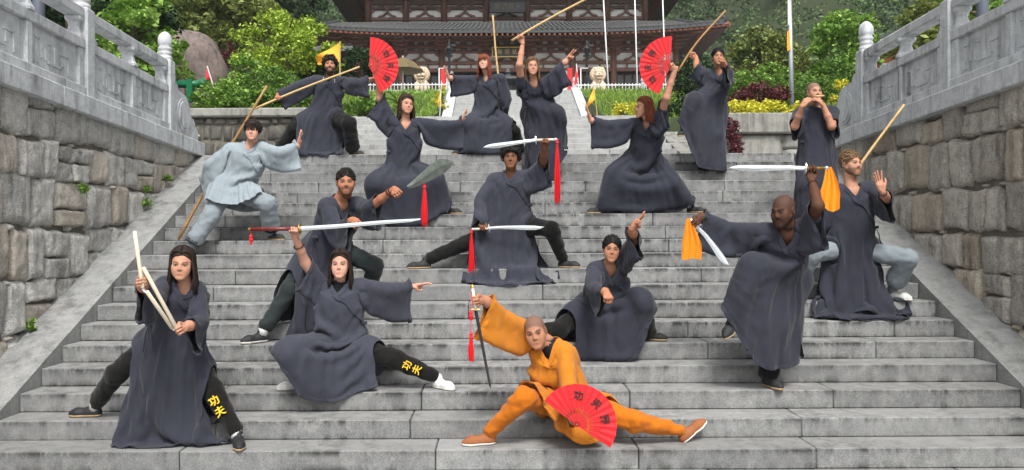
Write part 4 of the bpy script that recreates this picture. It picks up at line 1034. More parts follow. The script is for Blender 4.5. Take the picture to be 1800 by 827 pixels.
def hair_locks(Rm, seed, length, n=150, fringe=False, wave=.012, back=0.0, spread=1.0, gap=50):
    """strands in head space: over the skull, then hanging along gravity"""
    rng = random.Random(seed); mb = MB(); down = Rm.transposed() @ Vector((0,0,-1))
    for i in range(n):
        a = R(rng.uniform(gap, 360-gap)); # 0 = face
        c_, s_ = -math.cos(a), math.sin(a)
        r0 = rng.uniform(.97, 1.07); pts = []
        for q in (1.35, 1.1, .8, .5, .22, 0.0):
            pts.append(Vector((s_*.080*math.cos(q)*r0, .018 + c_*.1*math.cos(q)*r0 , .040 + .094*math.sin(q)*r0)))
        L = length*rng.uniform(.75, 1.05)*(1 if abs(a-math.pi) < 2.2 else .92); p = pts[-1].copy(); ph = rng.uniform(0, 6.28)
        out = Vector((s_, c_ + back, 0))
        m_ = 7
        for k in range(1, m_+1):
            t = k/m_; q = p + down*L*t + out*(.012*math.sin(min(1, t*2)*1.57) * spread - .03*max(0, t-.5)*0) + Vector((math.sin(ph+t*7)*wave, math.cos(ph*1.7+t*6)*wave, 0))*t
            pts.append(q)
        rr = [.003,.006,.007,.007,.007,.007] + [.0066*(1-.75*(k/m_)**2)+.001 for k in range(1, m_+1)]
        mb.tube(pts, rr, 4, flat=.6)
    if not fringe:
        for i in range(110):            # swept from the parting over the temples
            s_ = rng.choice((-1,1)); y0 = rng.uniform(-.078, .06); pts = []; e = rng.uniform(1.0, 1.07)
            for q in (.03,.35,.7,1.05,1.4,1.65):
                yy = y0*(1-.25*q) + .018*q; k = math.sqrt(max(.05, 1-((yy-.018)/.108)**2)); pts.append(Vector((s_*.086*e*math.sin(q)*k, yy, .040+.098*e*math.cos(q)*k)))
            p = pts[-1].copy(); L = length*rng.uniform(.7,1.0); ph = rng.uniform(0,6.28)
            for k in range(1, 8):
                t = k/7; pts.append(p + down*L*t + Vector((s_*.012*t + math.sin(ph+t*7)*wave*t, .01*t + math.cos(ph+t*6)*wave*t, 0)))
            mb.tube(pts, [.004,.006,.007,.007,.007,.007] + [.0066*(1-.75*(k/7)**2)+.001 for k in range(1,8)], 4, flat=.6)
    if fringe:
        for i in range(70):
            x = rng.uniform(-.06,.06); pts = [Vector((x*.5,-.03,.128)), Vector((x*.9,-.085,.105)), Vector((x*1.05,-.104+abs(x)*.25,.06)), Vector((x*1.12,-.105+abs(x)*.3,rng.uniform(.012,.03)))]
            mb.tube(pts, [.003,.006,.005,.002], 5, flat=.6)
    return mb

def hair_strands(style, seed):
    """short locks rooted all over the scalp"""
    r_ = random.Random(seed); mb = MB(); n = {'short': 420, 'curly': 520, 'bob': 380, 'pony': 300}[style]; c = Vector((0,.017,.038)); bun = Vector((0,.125,.045)); k = 0
    while k < n:
        d = Vector((r_.gauss(0,1), r_.gauss(0,1), r_.gauss(0,1))).normalized(); p = c + Vector((d.x*.079, d.y*.099, d.z*.091))
        hl_ = max((.074 if style != 'bob' else .060) - 1.05*(p.y+.085), -.05 if style != 'pony' else -.08)
        if p.z < hl_ + r_.uniform(-.008, .008): continue
        k += 1; rv_ = Vector((r_.gauss(0,1), r_.gauss(0,1), r_.gauss(0,1)))
        if style == 'short': fl_ = Vector((d.x*.2,.75,.1)) if seed % 2 else Vector((.25,-.6,.35)); v = (fl_ - d*fl_.dot(d)*.9) + d*.16 + rv_*.16; L = r_.uniform(.022,.04); q = [p - d*.006, p + v*L*.5 + d*.003, p + v*L - d*.003]; rr = [.0055,.005,.0012]
        elif style == 'curly': L = r_.uniform(.022,.044); v = d*.7 + rv_*.35; o_ = rv_.cross(d)*.011; q = [p - d*.006, p + v*L*.4 + o_, p + v*L*.8 - o_*.6, p + v*L*.7 - o_*1.6]; rr = [.0065,.0065,.0055,.002]
        elif style == 'bob': dn = Vector((d.x*.3, d.y*.3 - .12, -1)); dn = (dn - d*dn.dot(d)); L = r_.uniform(.04,.075); q = [p, p + dn*L*.5 + d*.008, p + dn*L + d*.010 + rv_*.003]; rr = [.006,.006,.0015]
        else: dn = bun - p; dn = (dn - d*dn.dot(d)).normalized(); L = r_.uniform(.04,.07); q = [p, p + dn*L*.5 + d*.003, p + dn*L - d*L*.28]; rr = [.003,.0042,.002]
        mb.tube(q, rr, 4)
    return mb

# ------------------------------------------------------------------ hands
def hand_prims(pose, side):
    """hand in its own frame: x across (thumb at +x*side), y to the fingers, z out of the palm; returns tapered bones"""
    B = []; kn = [(-.031,.080),(-.0105,.086),(.0105,.085),(.030,.078)]       # little .. index (x before mirroring)
    Ls = [(.032,.020,.018),(.040,.026,.021),(.044,.028,.022),(.040,.025,.021)]; rr = [.0078,.0088,.0092,.0088]
    curl = {'fist': [(80,100,75)]*4, 'grip': [(62,88,60)]*4, 'open': [(8,8,6),(3,4,4),(0,3,4),(4,5,5)], 'relax': [(30,35,25),(24,30,22),(18,26,20),(14,22,18)],
            'point': [(80,100,75),(80,100,75),(2,2,2),(2,2,2)], 'flute': [(30,40,30),(35,40,30),(40,45,30),(40,45,30)]}[pose]
    for i in range(4):
        x, y = kn[i]; x *= side
        B.append(((x*.62,.012,0), (x,y,0), .0145, .0125))
        a = 0; p = np.array((x,y,0.)); sp = (i-1.6)*(.16 if pose == 'open' else .03)*side
        if pose == 'point' and i >= 2: sp = (i-2.5)*.22*side if pose == 'point' else sp
        for L, c in zip(Ls[i], curl[i]):
            a += R(c); d = np.array((math.sin(sp)*math.cos(min(a,1.5)), math.cos(a), math.sin(a))); q = p + d*L*1.05
            B.append((tuple(p), tuple(q), rr[i], rr[i]*.9)); p = q
    B.append(((0,-.005,0), (0,.055,.004), .024, .026)); B.append(((-.018*side,.02,.004),(-.02*side,.065,.003),.017,.016)); B.append(((.016*side,.02,.008),(.018*side,.06,.004),.018,.016))
    th = {'open': [(.022,.022,.006),(.046,.052,.010),(.060,.078,.010),(.066,.098,.008)], 'relax': [(.02,.022,.008),(.040,.05,.02),(.042,.075,.03),(.038,.095,.036)],
          'grip': [(.022,.022,.010),(.040,.052,.026),(.030,.074,.046),(.010,.084,.056)], 'fist': [(.022,.022,.010),(.042,.050,.022),(.030,.066,.040),(.006,.068,.046)],
          'point': [(.022,.022,.010),(.040,.048,.026),(.022,.058,.044),(-.004,.056,.046)], 'flute': [(.022,.022,.010),(.044,.048,.026),(.044,.072,.040),(.036,.092,.046)]}[pose]
    for a_, b_, r1, r2 in zip(th[:-1], th[1:], (.0145,.0115,.0098), (.0115,.0098,.0085)):
        B.append(((a_[0]*side,a_[1],a_[2]), (b_[0]*side,b_[1],b_[2]), r1, r2))
    return B
def make_hand(wrist, elbow, ydir, palm, pose, side, S, bare, shoulder=None):
    """hand plus forearm as one skin; returns vertices, faces, frame"""
    y = ydir.normalized(); z = palm - y*palm.dot(y)
    z = z.normalized() if z.length > 1e-4 else y.orthogonal().normalized(); x = y.cross(z)
    m = np.array([x[:], y[:], z[:]]).T; w = np.array(wrist[:])
    bones = [(w + m@np.array(a)*S, w + m@np.array(b)*S, ra*S, rb*S) for a, b, ra, rb in hand_prims(pose, side)]
    e = np.array(elbow[:]); st = w + (e-w)*bare
    bones_f = [(w, w + (st-w)*.5, .026*S, .036*S), (w + (st-w)*.5, st, .036*S, .043*S)]
    if shoulder is not None: bones_f.append((e, e + (np.array(shoulder[:])-e)*.7, .043*S, .050*S))
    pts = np.array([q for b in bones+bones_f for q in b[:2]]); Fg, o, h = sdf_grid(pts.min(0)-.06, pts.max(0)+.06, .0052)
    for a, b, ra, rb in bones_f: cone(Fg,o,h,a,b,ra,rb,.02)
    for i, (a, b, ra, rb) in enumerate(bones): cone(Fg,o,h,a,b,ra,rb,.0045)
    V_, Q_ = surface_nets(Fg, o, h)
    return V_, Q_, (x, y, z)

# ------------------------------------------------------------------ shoes
def make_shoe():
    Fg, o, h = sdf_grid((-.06,-.2,-.02), (.06,.11,.13), .0075)
    cone(Fg,o,h,(0,.055,.032),(0,.0,.036),.036,.038,.02); cone(Fg,o,h,(0,.0,.036),(.004,-.10,.026),.038,.040,.03); cone(Fg,o,h,(.004,-.10,.026),(.002,-.145,.022),.040,.027,.03)
    cone(Fg,o,h,(0,.04,.04),(0,.03,.088),.036,.038,.02)
    ax = [o[k] + h*np.arange(Fg.shape[k]) for k in range(3)]; X, Yg, Z = np.meshgrid(*ax, indexing='ij', sparse=True)
    up = np.maximum(Fg, .016 - Z + 0*X); V1 = surface_nets(up, o, h)
    so = np.maximum(np.maximum(Fg-.003, Z-.018), .001-Z); V2 = surface_nets(so, o, h)
    return V1, V2
SHOE = make_shoe()
# ------------------------------------------------------------------ cloth: position-based drape of a woven tube
def stair_floor(y):
    k = np.floor((y - Y0)/D1); return np.where(y > nose(18), LAND, H1*np.clip(k, -5, 18))
def drape(X, rest_u, rest_v, w, closed, slits, slit_row, caps, steps=80, iters=7, floor=True, damp=.965, grav=9.8, anim=None):
    """X (nv,nu,3) start; rest_u (nv,) spacing round, rest_v (nv-1,) spacing down; w inverse mass"""
    nv, nu, _ = X.shape; N = nv*nu; ids = np.arange(N).reshape(nv, nu); B = []
    def add(a, b, r, stiff):
        a, b = a.ravel(), b.ravel(); r = np.broadcast_to(r, a.shape).astype(np.float32) if np.ndim(r) == 0 else r.ravel().astype(np.float32)
        wa, wb = w.ravel()[a], w.ravel()[b]; ok = (wa + wb) > 0
        if ok.any(): B.append((a[ok], b[ok], r[ok], (wa/np.maximum(wa+wb,1e-9))[ok][:,None]*stiff, (wb/np.maximum(wa+wb,1e-9))[ok][:,None]*stiff))
    def split(a, b, r, cut_cols, j, rows, stiff):
        """drop pairs that would bridge a slit"""
        add(a, b, r, stiff)
    for par in (0,1):
        rows = np.arange(par, nv-1, 2); add(ids[rows], ids[rows+1], np.repeat(rest_v[rows][:,None], nu, 1), 1.0)
    def hcols(step, groups, stiff):
        for g_ in groups:
            cols = np.array(g_); 
            if not closed: cols = cols[cols+step < nu]
            a = ids[:, cols]; b = ids[:, (cols+step) % nu]; r = np.repeat((rest_u*step)[:,None], len(cols), 1)
            keep = np.ones(a.shape, bool)
            for c in slits:
                hit = np.array([any(((q+i) % nu) == c for i in range(step)) for q in cols])   # edge c..c+1
                keep[slit_row:, hit] = False
            add(a[keep], b[keep], r[keep], stiff)
    hcols(1, [np.arange(0, nu, 2), np.arange(1, nu, 2)], 1.0)
    hcols(2, [[c for c in range(nu) if c % 4 in (0,1)], [c for c in range(nu) if c % 4 in (2,3)]], .25)
    for par in (0,1):
        rows = np.arange(par, nv-1, 2)
        for s in (1,-1):
            cols = np.arange(nu) if closed else np.arange(max(0,-s), nu-max(0,s))
            a = ids[np.ix_(rows, cols)]; b = ids[np.ix_(rows+1, (cols+s) % nu)]
            r = np.sqrt(np.repeat(((rest_u[rows]+rest_u[rows+1])/2)[:,None], len(cols), 1)**2 + np.repeat(rest_v[rows][:,None], len(cols), 1)**2)
            keep = np.ones(a.shape, bool)
            for c in slits:
                e = cols if s > 0 else (cols-1) % nu; keep[np.ix_(rows >= slit_row-1, e == c)] = False
            add(a[keep], b[keep], r[keep], .5)
    for g_ in ((0,1),(2,3)):
        rows = np.array([r_ for r_ in range(nv-2) if r_ % 4 in g_])
        if len(rows): add(ids[rows], ids[rows+2], np.repeat((rest_v[rows]+rest_v[rows+1])[:,None], nu, 1), .2)
    LR = []                       # long-range limits: woven cotton hardly stretches
    cum = np.concatenate([[0], np.cumsum(rest_v)])
    for k_ in (4, 9, 18):
        for par in (0,1):
            rows = np.array([i for i in range(nv-k_) if (i//k_) % 2 == par])
            if len(rows) == 0: continue
            a = ids[rows].ravel(); b = ids[rows+k_].ravel(); r = np.repeat((cum[rows+k_]-cum[rows])[:,None], nu, 1).ravel().astype(np.float32)*1.03
            wa, wb = w.ravel()[a], w.ravel()[b]; ok = (wa+wb) > 0
            LR.append((a[ok], b[ok], r[ok], (wa/np.maximum(wa+wb,1e-9))[ok][:,None], (wb/np.maximum(wa+wb,1e-9))[ok][:,None]))
    P = X.reshape(N,3).astype(np.float32).copy(); Q = P.copy(); fr = (w.ravel() > 0)[:,None]; dt = 1/55
    gvec = np.array((0,0,-grav*dt*dt), np.float32)
    def collide(P, Q):
        nonlocal caps
        for a, b, ra, rb in caps:
            d = b-a; L = max(float(d@d), 1e-9); rel = P-a
            t = np.clip(rel@d/L, 0, 1); v = rel - t[:,None]*d; dist = np.sqrt((v*v).sum(1)); rr = ra+(rb-ra)*t
            hit = (dist < rr) & fr[:,0]
            if hit.any():
                n_ = v[hit]/np.maximum(dist[hit],1e-6)[:,None]; P[hit] += n_*(rr[hit]-dist[hit])[:,None]
                Q[hit] += (P[hit]-Q[hit])*.55
        if floor:
            k = stair_floor(P[:,1]) + .012; pen = k - P[:,2]; hit = (pen > 0) & fr[:,0]
            small = hit & (pen < .09); P[small,2] = k[small]; Q[small] += (P[small]-Q[small])*.7
            big = hit & ~small
            if big.any():
                yb = Y0 + D1*np.floor((P[big,1]-Y0)/D1) - .012; P[big,1] = np.maximum(yb, P[big,1]-.06); Q[big] += (P[big]-Q[big])*.6
    P0 = P.copy(); pin = ~fr[:,0]
    if anim is not None: P0 = P0 - anim(0.0)[1]
    for st in range(steps):
        if anim is not None:
            u_ = min(1, (st+1)/(steps*.62)); caps, lift = anim(u_*u_*(3-2*u_)); P[pin] = P0[pin] + lift; Q[pin] = P[pin]
        Vel = (P-Q)*damp; ln = np.sqrt((Vel*Vel).sum(1)); Vel *= np.minimum(1, .06/np.maximum(ln,1e-9))[:,None]
        Q = P.copy(); P = P + np.where(fr, Vel + gvec, 0)
        for it in range(iters):
            for a, b, r, ka, kb in B:
                d = P[b]-P[a]; L = np.sqrt((d*d).sum(1)); c = d*((L-r)/np.maximum(L,1e-6))[:,None]
                P[a] += c*ka; P[b] -= c*kb
            if it % 2 == 1:
                for a, b, r, ka, kb in LR:
                    d = P[b]-P[a]; L = np.sqrt((d*d).sum(1)); c = d*(np.maximum(0, L-r)/np.maximum(L,1e-6))[:,None]
                    P[a] += c*ka; P[b] -= c*kb
            if it % 3 == 2: collide(P, Q)
        collide(P, Q)
    return P.reshape(nv, nu, 3)
def smooth_grid(G, closed, k=.35, n=1, keep=2):
    for _ in range(n):
        A = G.copy(); u = (np.roll(A,1,1)+np.roll(A,-1,1))/2 if closed else A
        A[1:-1] = A[1:-1]*(1-k) + k*.5*(A[:-2]+A[2:])*.5 + k*.5*u[1:-1]*1.0 + k*.25*A[1:-1]*0 + k*.0 if False else A[1:-1]*(1-k) + k*((A[:-2]+A[2:])*.25 + u[1:-1]*.5)
        G = A
    return G
def grid_faces(nv, nu, closed, slits=(), slit_row=10**9):
    f = []
    for i in range(nv-1):
        for j in range(nu if closed else nu-1):
            if j in slits and i >= slit_row-1: continue
            j2 = (j+1) % nu; f.append((i*nu+j, i*nu+j2, (i+1)*nu+j2, (i+1)*nu+j))
    return f

def on_ray(p, px, py, L, sign):
    """point on the sight line of a photo pixel at distance L from p (nearer or farther root)"""
    A = Vector((0,0,EYE)); Bv = W(px, py, 1.0) - A; q = A - p
    a, b, c = Bv.dot(Bv), 2*Bv.dot(q), q.dot(q) - L*L; D = b*b-4*a*c
    Y = -b/(2*a) if D <= 0 else (-b + (1 if sign > 0 else -1)*math.sqrt(D))/(2*a)
    r_ = A + Bv*Y
    if D <= 0 and (r_-p).length > L*1.12: r_ = p + (r_-p).normalized()*L*1.12
    return r_
def ik(a, c, L1, L2, pole):
    d = c-a; D = d.length; s = max(1.0, D/((L1+L2)*.995)); L1 *= s; L2 *= s
    x = (L1*L1 - L2*L2 + D*D)/(2*D); h = math.sqrt(max(0, L1*L1-x*x)); u = d.normalized()
    q = pole-a; q = q - u*q.dot(u); q = q.normalized() if q.length > 1e-5 else u.orthogonal().normalized()
    return a + u*x + q*h
GRIPS = {}
def person(key, label, S, Y, pelvis, neck, head, yaw=0, hyaw=0, hpitch=0, hroll=0, sh=None, armL=None, armR=None, legL=None, legR=None, skin=(198,150,124),
           hair='short', hairm='h_brown', hairlen=.3, fem=0, beard=0, robe='robe', robe_len=.80, trous='black', shoe='shoe_k', sole='sole_t', sock=None, jacket=False, lean=None, undershirt=False,
           sw=.088, fringe=False, flare=1.0, extras=None, headY=0.0, group='martial artists posing on the stairs', vneck=.10, belly=1.0, slit=.12, static=False, hemcut=None, nu=64, legw=False, hairback=0.0, steps=78):
    P = W(*pelvis, Y); T = .50*S
    N = on_ray(P, neck[0], neck[1], T, -1 if lean is None else lean)
    if lean == 0: N = W(neck[0], neck[1], Y)
    Hc = on_ray(N, head[0], head[1], .205*S, -1)
    if abs((Hc-N).length-.205*S) < 1e-3 and Hc.y < N.y - .09: Hc = W(head[0], head[1], N.y - .07)
    Hc = Hc + Vector((0,headY,0))
    U = (N-P).normalized(); ys = R(yaw); hw = .165*S
    SL = W(*sh[0], N.y - .17*S*math.sin(ys)); SR = W(*sh[1], N.y + .17*S*math.sin(ys))
    r = (SR-SL); r = (r - U*r.dot(U)); r = r.normalized() if r.length > .02 else Vector((math.cos(ys), math.sin(ys), 0))
    r = (r*.35 + (Vector((math.cos(ys), math.sin(ys), 0)) - U*U.dot(Vector((math.cos(ys), math.sin(ys), 0)))).normalized()*.65).normalized()
    f = r.cross(U).normalized()
    arms = []
    for s_, SP, A in ((-1, SL, armL), (1, SR, armR)):
        E_ = on_ray(SP, *A['e'][:2], .285*S, A['e'][2]); Wr = on_ray(E_, *A['w'][:2], .25*S, A['w'][2])
        if 'rod' in A:
            for _ in range(2):
                hd = W(*A['h'][:2], Wr.y + (A['h'][2] if len(A['h']) > 2 else 0)) - Wr; palm = Vector(A.get('palm', (0,-.3,-1))); rd = Vector(A['rod']).normalized(); hd = (Wr-E_).normalized()*.6 + hd.normalized()*.4
                y_ = (hd - rd*hd.dot(rd)).normalized(); palm = rd.cross(y_)*(1 if rd.cross(y_).dot(palm) > 0 else -1); g_ = Wr + y_*.092*S + palm.normalized()*.026*S; Wr = Wr + (W(*A['h'][:2], g_.y) - g_)
        arms.append((s_, SP, E_, Wr, A))
    hips = [P - r*.095*S - U*.02, P + r*.095*S - U*.02]
    legs = []
    for s_, hp, Lg in ((-1, hips[0], legL), (1, hips[1], legR)):
        if 'k' in Lg:       # standing on step k
            z = H1*Lg['k'] if Lg['k'] <= 18 else LAND; yy = Lg.get('Y', nose(Lg['k']) + Lg.get('off', .15)); A_ = W(Lg['a'][0], Lg['a'][1], yy); A_.z = z + .085*S
        else: A_ = W(*Lg['a'], Y + Lg.get('dy', 0))
        kp = W(*Lg['n'][:2], (hp.y + A_.y)/2 + (Lg['n'][2] if len(Lg['n']) > 2 else -.25))
        K = ik(hp, A_, .42*S, .41*S, kp); legs.append((s_, hp, K, A_, Lg))
    # --- the body itself
    root = thing('person', label, 'person', (P.x, P.y, min(legs[0][3].z, legs[1][3].z) - .085*S), group)
    sk = np.array(lin(*skin)[:3], np.float32); hc = np.array(M[hairm].node_tree.nodes['Principled BSDF'].inputs[0].default_value[:3]) if False else {'h_black':(.012,.01,.01),'h_brown':(.04,.022,.015),'h_red':(.19,.055,.025),'h_dbrown':(.025,.015,.011),'h_lbrown':(.13,.08,.045),'h_auburn':(.15,.045,.02),'h_blond':(.16,.09,.05)}[hairm]
    VS, QS, CS, off = [], [], [], 0
    def push(V_, Q_, C_):
        nonlocal off
        VS.append(V_); QS.append(Q_+off); CS.append(C_); off += len(V_)
    bones = [(N-U*.05, P, .078, .08), (SL.lerp(N,.2)-U*.03, SR.lerp(N,.2)-U*.03, .045, .045), (SL.lerp(N,.45)-U*.1, hips[0]+U*.1, .07, .07), (SR.lerp(N,.45)-U*.1, hips[1]+U*.1, .07, .07), (hips[0], hips[1], .08, .08), (N-U*.01, Hc+(N-Hc)*.45, .05, .046)]
    for s_, SP, E_, Wr, A in arms: bones += [(SP, E_, .040, .030), (E_, Wr, .030, .020)]
    for s_, hp, K, A_, Lg in legs: bones += [(hp, K, .078, .055), (K, A_, .052, .036)]
    pts = np.array([q[:] for b in bones for q in b[:2]]); Fg, o, h = sdf_grid(pts.min(0)-.15, pts.max(0)+.15, .02)
    for a, b, ra, rb in bones: cone(Fg, o, h, a[:], b[:], ra*S, rb*S, .03)
    V_, Q_ = surface_nets(Fg, o, h); push(V_, Q_, np.tile(sk, (len(V_),1)) if not undershirt else np.where((np.linalg.norm(V_-np.array(N[:]),axis=1) < .16)[:,None] & ((V_-np.array(N[:]))@np.array(U[:]) < .035)[:,None], np.array((.012,.012,.014),np.float32), sk))
    Rm = rot_head(hyaw, hpitch, hroll); rm = np.array(Rm); hs_ = S*1.0
    V_, Q_ = HEADS[fem]; bw = {'h_lbrown': .8}.get(hairm, 1)
    rv3 = random.Random(ord(key[-1])*17); hv = np.array((rv3.uniform(.95,1.05), rv3.uniform(.97,1.03), rv3.uniform(.95,1.02)))*hs_
    push((V_*hv)@rm.T + np.array(Hc[:]), Q_, head_cols(V_, sk, hc, beard, hair, fem))
    arms2 = []
    nb = Hc + Rm @ Vector((0,.03,-.07))*S; mbn = MB().tube([nb, nb.lerp(N,.35), nb.lerp(N,.7), N - U*.03, N - U*.09], [.047*S,.047*S,.051*S,.062*S,.07*S] if fem else [.054*S,.054*S,.058*S,.068*S,.076*S], 20, cap=False)
    push(np.array(mbn.v, np.float32), np.array(mbn.f), np.tile(sk, (len(mbn.v),1)) if not undershirt else np.where((np.arange(len(mbn.v)) >= 60)[:,None], np.array((.012,.012,.014),np.float32), sk))
    for s_, SP, E_, Wr, A in arms:
        hd = W(*A['h'][:2], Wr.y + (A['h'][2] if len(A['h']) > 2 else 0)) - Wr
        palm = Vector(A.get('palm', (0,-.3,-1)))
        if 'rod' in A:             # closed round a rod of that direction
            rd = Vector(A['rod']).normalized(); hd = (Wr-E_).normalized()*.6 + hd.normalized()*.4; y_ = (hd - rd*hd.dot(rd)).normalized(); palm = rd.cross(y_)*(1 if rd.cross(y_).dot(palm) > 0 else -1); hd = y_
            g_ = Wr + y_*.092*S + palm.normalized()*.026*S; Wr += W(*A['h'][:2], g_.y) - g_; arms2.append((s_, SP, E_, Wr, A))
        else: arms2.append((s_, SP, E_, Wr, A))
        side = A.get('side', 1)
        V_, Q_, fr_ = make_hand(Wr, E_, hd, palm, A.get('pose', 'relax'), side, S, (A.get('bare', .6) if A.get('sl', 1) < .85 else max(.16, (1-A.get('sl', 1))*2+.12)), SP if A.get('sl', 1) < .64 else None)
        push(V_, Q_, np.tile(sk*np.array((1.0,.95,.93), np.float32), (len(V_),1)))
        GRIPS[key + ('L' if s_ < 0 else 'R')] = Wr + fr_[1]*.092*S + fr_[2]*.026*S
    arms = arms2
    body = npmesh('body', np.concatenate(VS), np.concatenate(QS), M['skin'], root, True, col=np.concatenate(CS))
    # --- hair
    if hair not in ('bald', 'buzz'):
        V_, Q_ = hair_cap({'fringe': 'long'}.get(hair, hair), len(key)*7+ord(key[-1])); hp_ = npmesh('hair', (V_*hs_)@rm.T + np.array(Hc[:]), Q_, M[hairm], root)
        if hair in ('short', 'curly', 'bob', 'pony'):
            mb = hair_strands(hair, ord(key[-1])*5); mb.v = [tuple(Rm @ (Vector(p)*hs_) + Hc) for p in mb.v]; mb.build('hair_locks', M[hairm], hp_, smooth=True)
        if hair in ('long', 'fringe'):
            mb = hair_locks(Rm, ord(key[-1])*13, hairlen, fringe=(hair == 'fringe'), back=hairback, gap=62 if hair == 'long' else 50)
            mb.v = [tuple(Rm @ (Vector(p)*hs_) + Hc) for p in mb.v]; mb.build('hair_locks', M[hairm], hp_, smooth=True)
    # --- trousers, socks, shoes
    tm = M[trous]; Fg, o, h = sdf_grid(pts.min(0)-.2, pts.max(0)+.2, .0175)
    lw = 1.22 if legw else 1.0
    cone(Fg,o,h,hips[0][:],hips[1][:],.108*S,.108*S,.04)
    for s_, hp, K, A_, Lg in legs:
        an = K.lerp(A_, Lg.get('cuff', .86)); cone(Fg,o,h,hp[:],K[:],.096*S*lw,.080*S*lw,.03); cone(Fg,o,h,K[:],an[:],.080*S*lw,Lg.get('cr', .064)*S*lw,.03)
    V_, Q_ = surface_nets(Fg, o, h)
    nz_ = np.array([mnoise.noise(Vector((p[0]*9, p[1]*9, p[2]*16)))*.6 + mnoise.noise(Vector((p[0]*20+5, p[1]*20, p[2]*30)))*.4 for p in V_]); ctr = V_.mean(0)
    nrm = np.zeros_like(V_); tri = np.cross(V_[Q_[:,1]]-V_[Q_[:,0]], V_[Q_[:,3]]-V_[Q_[:,0]])
    for k_ in range(4): np.add.at(nrm, Q_[:,k_], tri)
    nrm /= np.linalg.norm(nrm,axis=1)[:,None]+1e-9
    tr = npmesh('trousers', V_ + nrm*(nz_*(.026 if 'orange' in trous else .020))[:,None], Q_, tm, root)
    for s_, hp, K, A_, Lg in legs:
        d = (A_-K).normalized(); sm_ = Lg.get('sock', sock)
        if sm_: MB().tube([K.lerp(A_, Lg.get('sock0', .8)), K.lerp(A_, .93), A_ - Vector((0,0,.02))], [.05*S,.045*S,.046*S], 12).build('sock', M[sm_], root, smooth=True)
        if Lg.get('wrap'):
            for q in (.70,.78,.86): MB().tube([K.lerp(A_, q-.013), K.lerp(A_, q+.013)], [.071*S*lw,.069*S*lw], 12).build('leg_strap', M['strap'], root)
        ang = R(Lg.get('toe', 0)); pit = R(Lg.get('pitch', 0)); rl = R(Lg.get('roll', 0))
        Rs = Matrix.Rotation(ang,3,'Z') @ Matrix.Rotation(pit,3,'X') @ Matrix.Rotation(rl,3,'Y'); rs_ = np.array(Rs)
        org = A_ - Rs @ Vector((0,.03*S,.085*S))
        if pit == 0 and 'k' in Lg: org.z = (H1*Lg['k'] if Lg['k'] <= 18 else LAND) + .004
        so_ = None
        for nm, (V_, Q_), mm in (('shoe', SHOE[0], M[Lg.get('shoe', shoe)]), ('sole', SHOE[1], M[Lg.get('sole', sole)])):
            so_ = npmesh(nm, (V_*S)@rs_.T + np.array(org[:]), Q_, mm, root if nm == 'shoe' else so_)
    # --- robe
    rm_ = M[robe]; NU = nu
    tab = [(-.035,.070,.066),(.02,.098,.078),(.085,.165,.098),(.16,.187,.114),(.30,.186,.128),(.50,.176,.132),(.74,.166,.126),(1.0,.186,.142)]
    ts = np.concatenate([np.linspace(-.035,.16,5), np.linspace(.22,1.0,13)]); nt = len(ts)
    ia = np.interp(ts, [q[0] for q in tab], [q[1] for q in tab])*S*belly; ib = np.interp(ts, [q[0] for q in tab], [q[2] for q in tab])*S*belly
    Ls = (robe_len*.97 if not jacket else .26)*S; ns = int(Ls/.027); th = 2*np.pi*(np.arange(NU)+.5)/NU; ct, sn = np.cos(th), np.sin(th)
    Pn, Un, rn, fn = (np.array(q[:]) for q in (P, U, r, f)); Nn = np.array(N[:]); rows = []
    shl = [np.array(q[:]) for q in (SL, SR)]
    for t, a, b in zip(ts, ia, ib):
        c = Nn + (Pn-Nn)*t + fn*.012
        ring = c + np.outer(ct*a, rn) + np.outer(np.sign(sn)*np.abs(sn)**.85*b, fn)
        # shoulders ride up or down with the arms
        if .03 < t < .4:
            wgt = math.sin(math.pi*min(1, (t-.03)/.3))**1 if t < .33 else .2
            for sgn, sp in ((-1, shl[0]), (1, shl[1])):
                target = (sp-c)@Un; m = np.clip(ct*sgn, 0, 1)**2
                ring = ring + np.outer(m*np.clip(target - (-(t-.09)*T*.2), -.08, .1)*.75*wgt, Un)
        v = max(0, 1-(t+.035)/.34)
        ring = ring - np.outer(np.clip(sn,0,1)**4*vneck*S*v, Un) + np.outer(np.clip(sn,0,1)**4*v*.045*S, fn)
        rows.append(ring)
    nf_ = 11; ph_ = ord(key[-1])*1.7; hipc = Pn + fn*.012; circ0 = (1.18 if not jacket else 1.12)*S; hem = (2.2*flare if not jacket else 1.36)*S
    wd = np.array((0,0,-1.)); 
    if jacket: wd = wd*.5 - Un*.5
    rest_u = [np.linalg.norm(np.roll(q,-1,0)-q,axis=1).mean()*(1.03 + .13*max(0, t-.4)) for q, t in zip(rows, ts)]
    rest_v = [max(.008, np.linalg.norm(b_-a_,axis=1).mean()) for a_, b_ in zip(rows[:-1], rows[1:])]
    fh = fn*np.array((1,1,0)); fh = fh/np.linalg.norm(fh); rh = rn*np.array((1,1,0)); rh /= np.linalg.norm(rh)
    for k in range(1, ns+1):
        s_ = k*Ls/ns; q = s_/(.8*S); a = ((.235 if not static else .20)+.13*q*flare)*S; b = ((.17 if not static else .15)+.12*q)*S
        wob = 1 + min(1, q*2.5)*.11*np.sin(th*nf_ + ph_ + 1.3*np.sin(th*3+ph_) + q*.8)
        rows.append(hipc + wd*s_ + np.outer(ct*a*wob, rh) + np.outer(sn*b*wob, fh)); rest_u.append((circ0+(hem-circ0)*(s_/Ls)**.9)/NU); rest_v.append(Ls/ns)
    G = np.array(rows); nv = len(G); rest_u = np.array(rest_u); rest_v = np.array(rest_v)
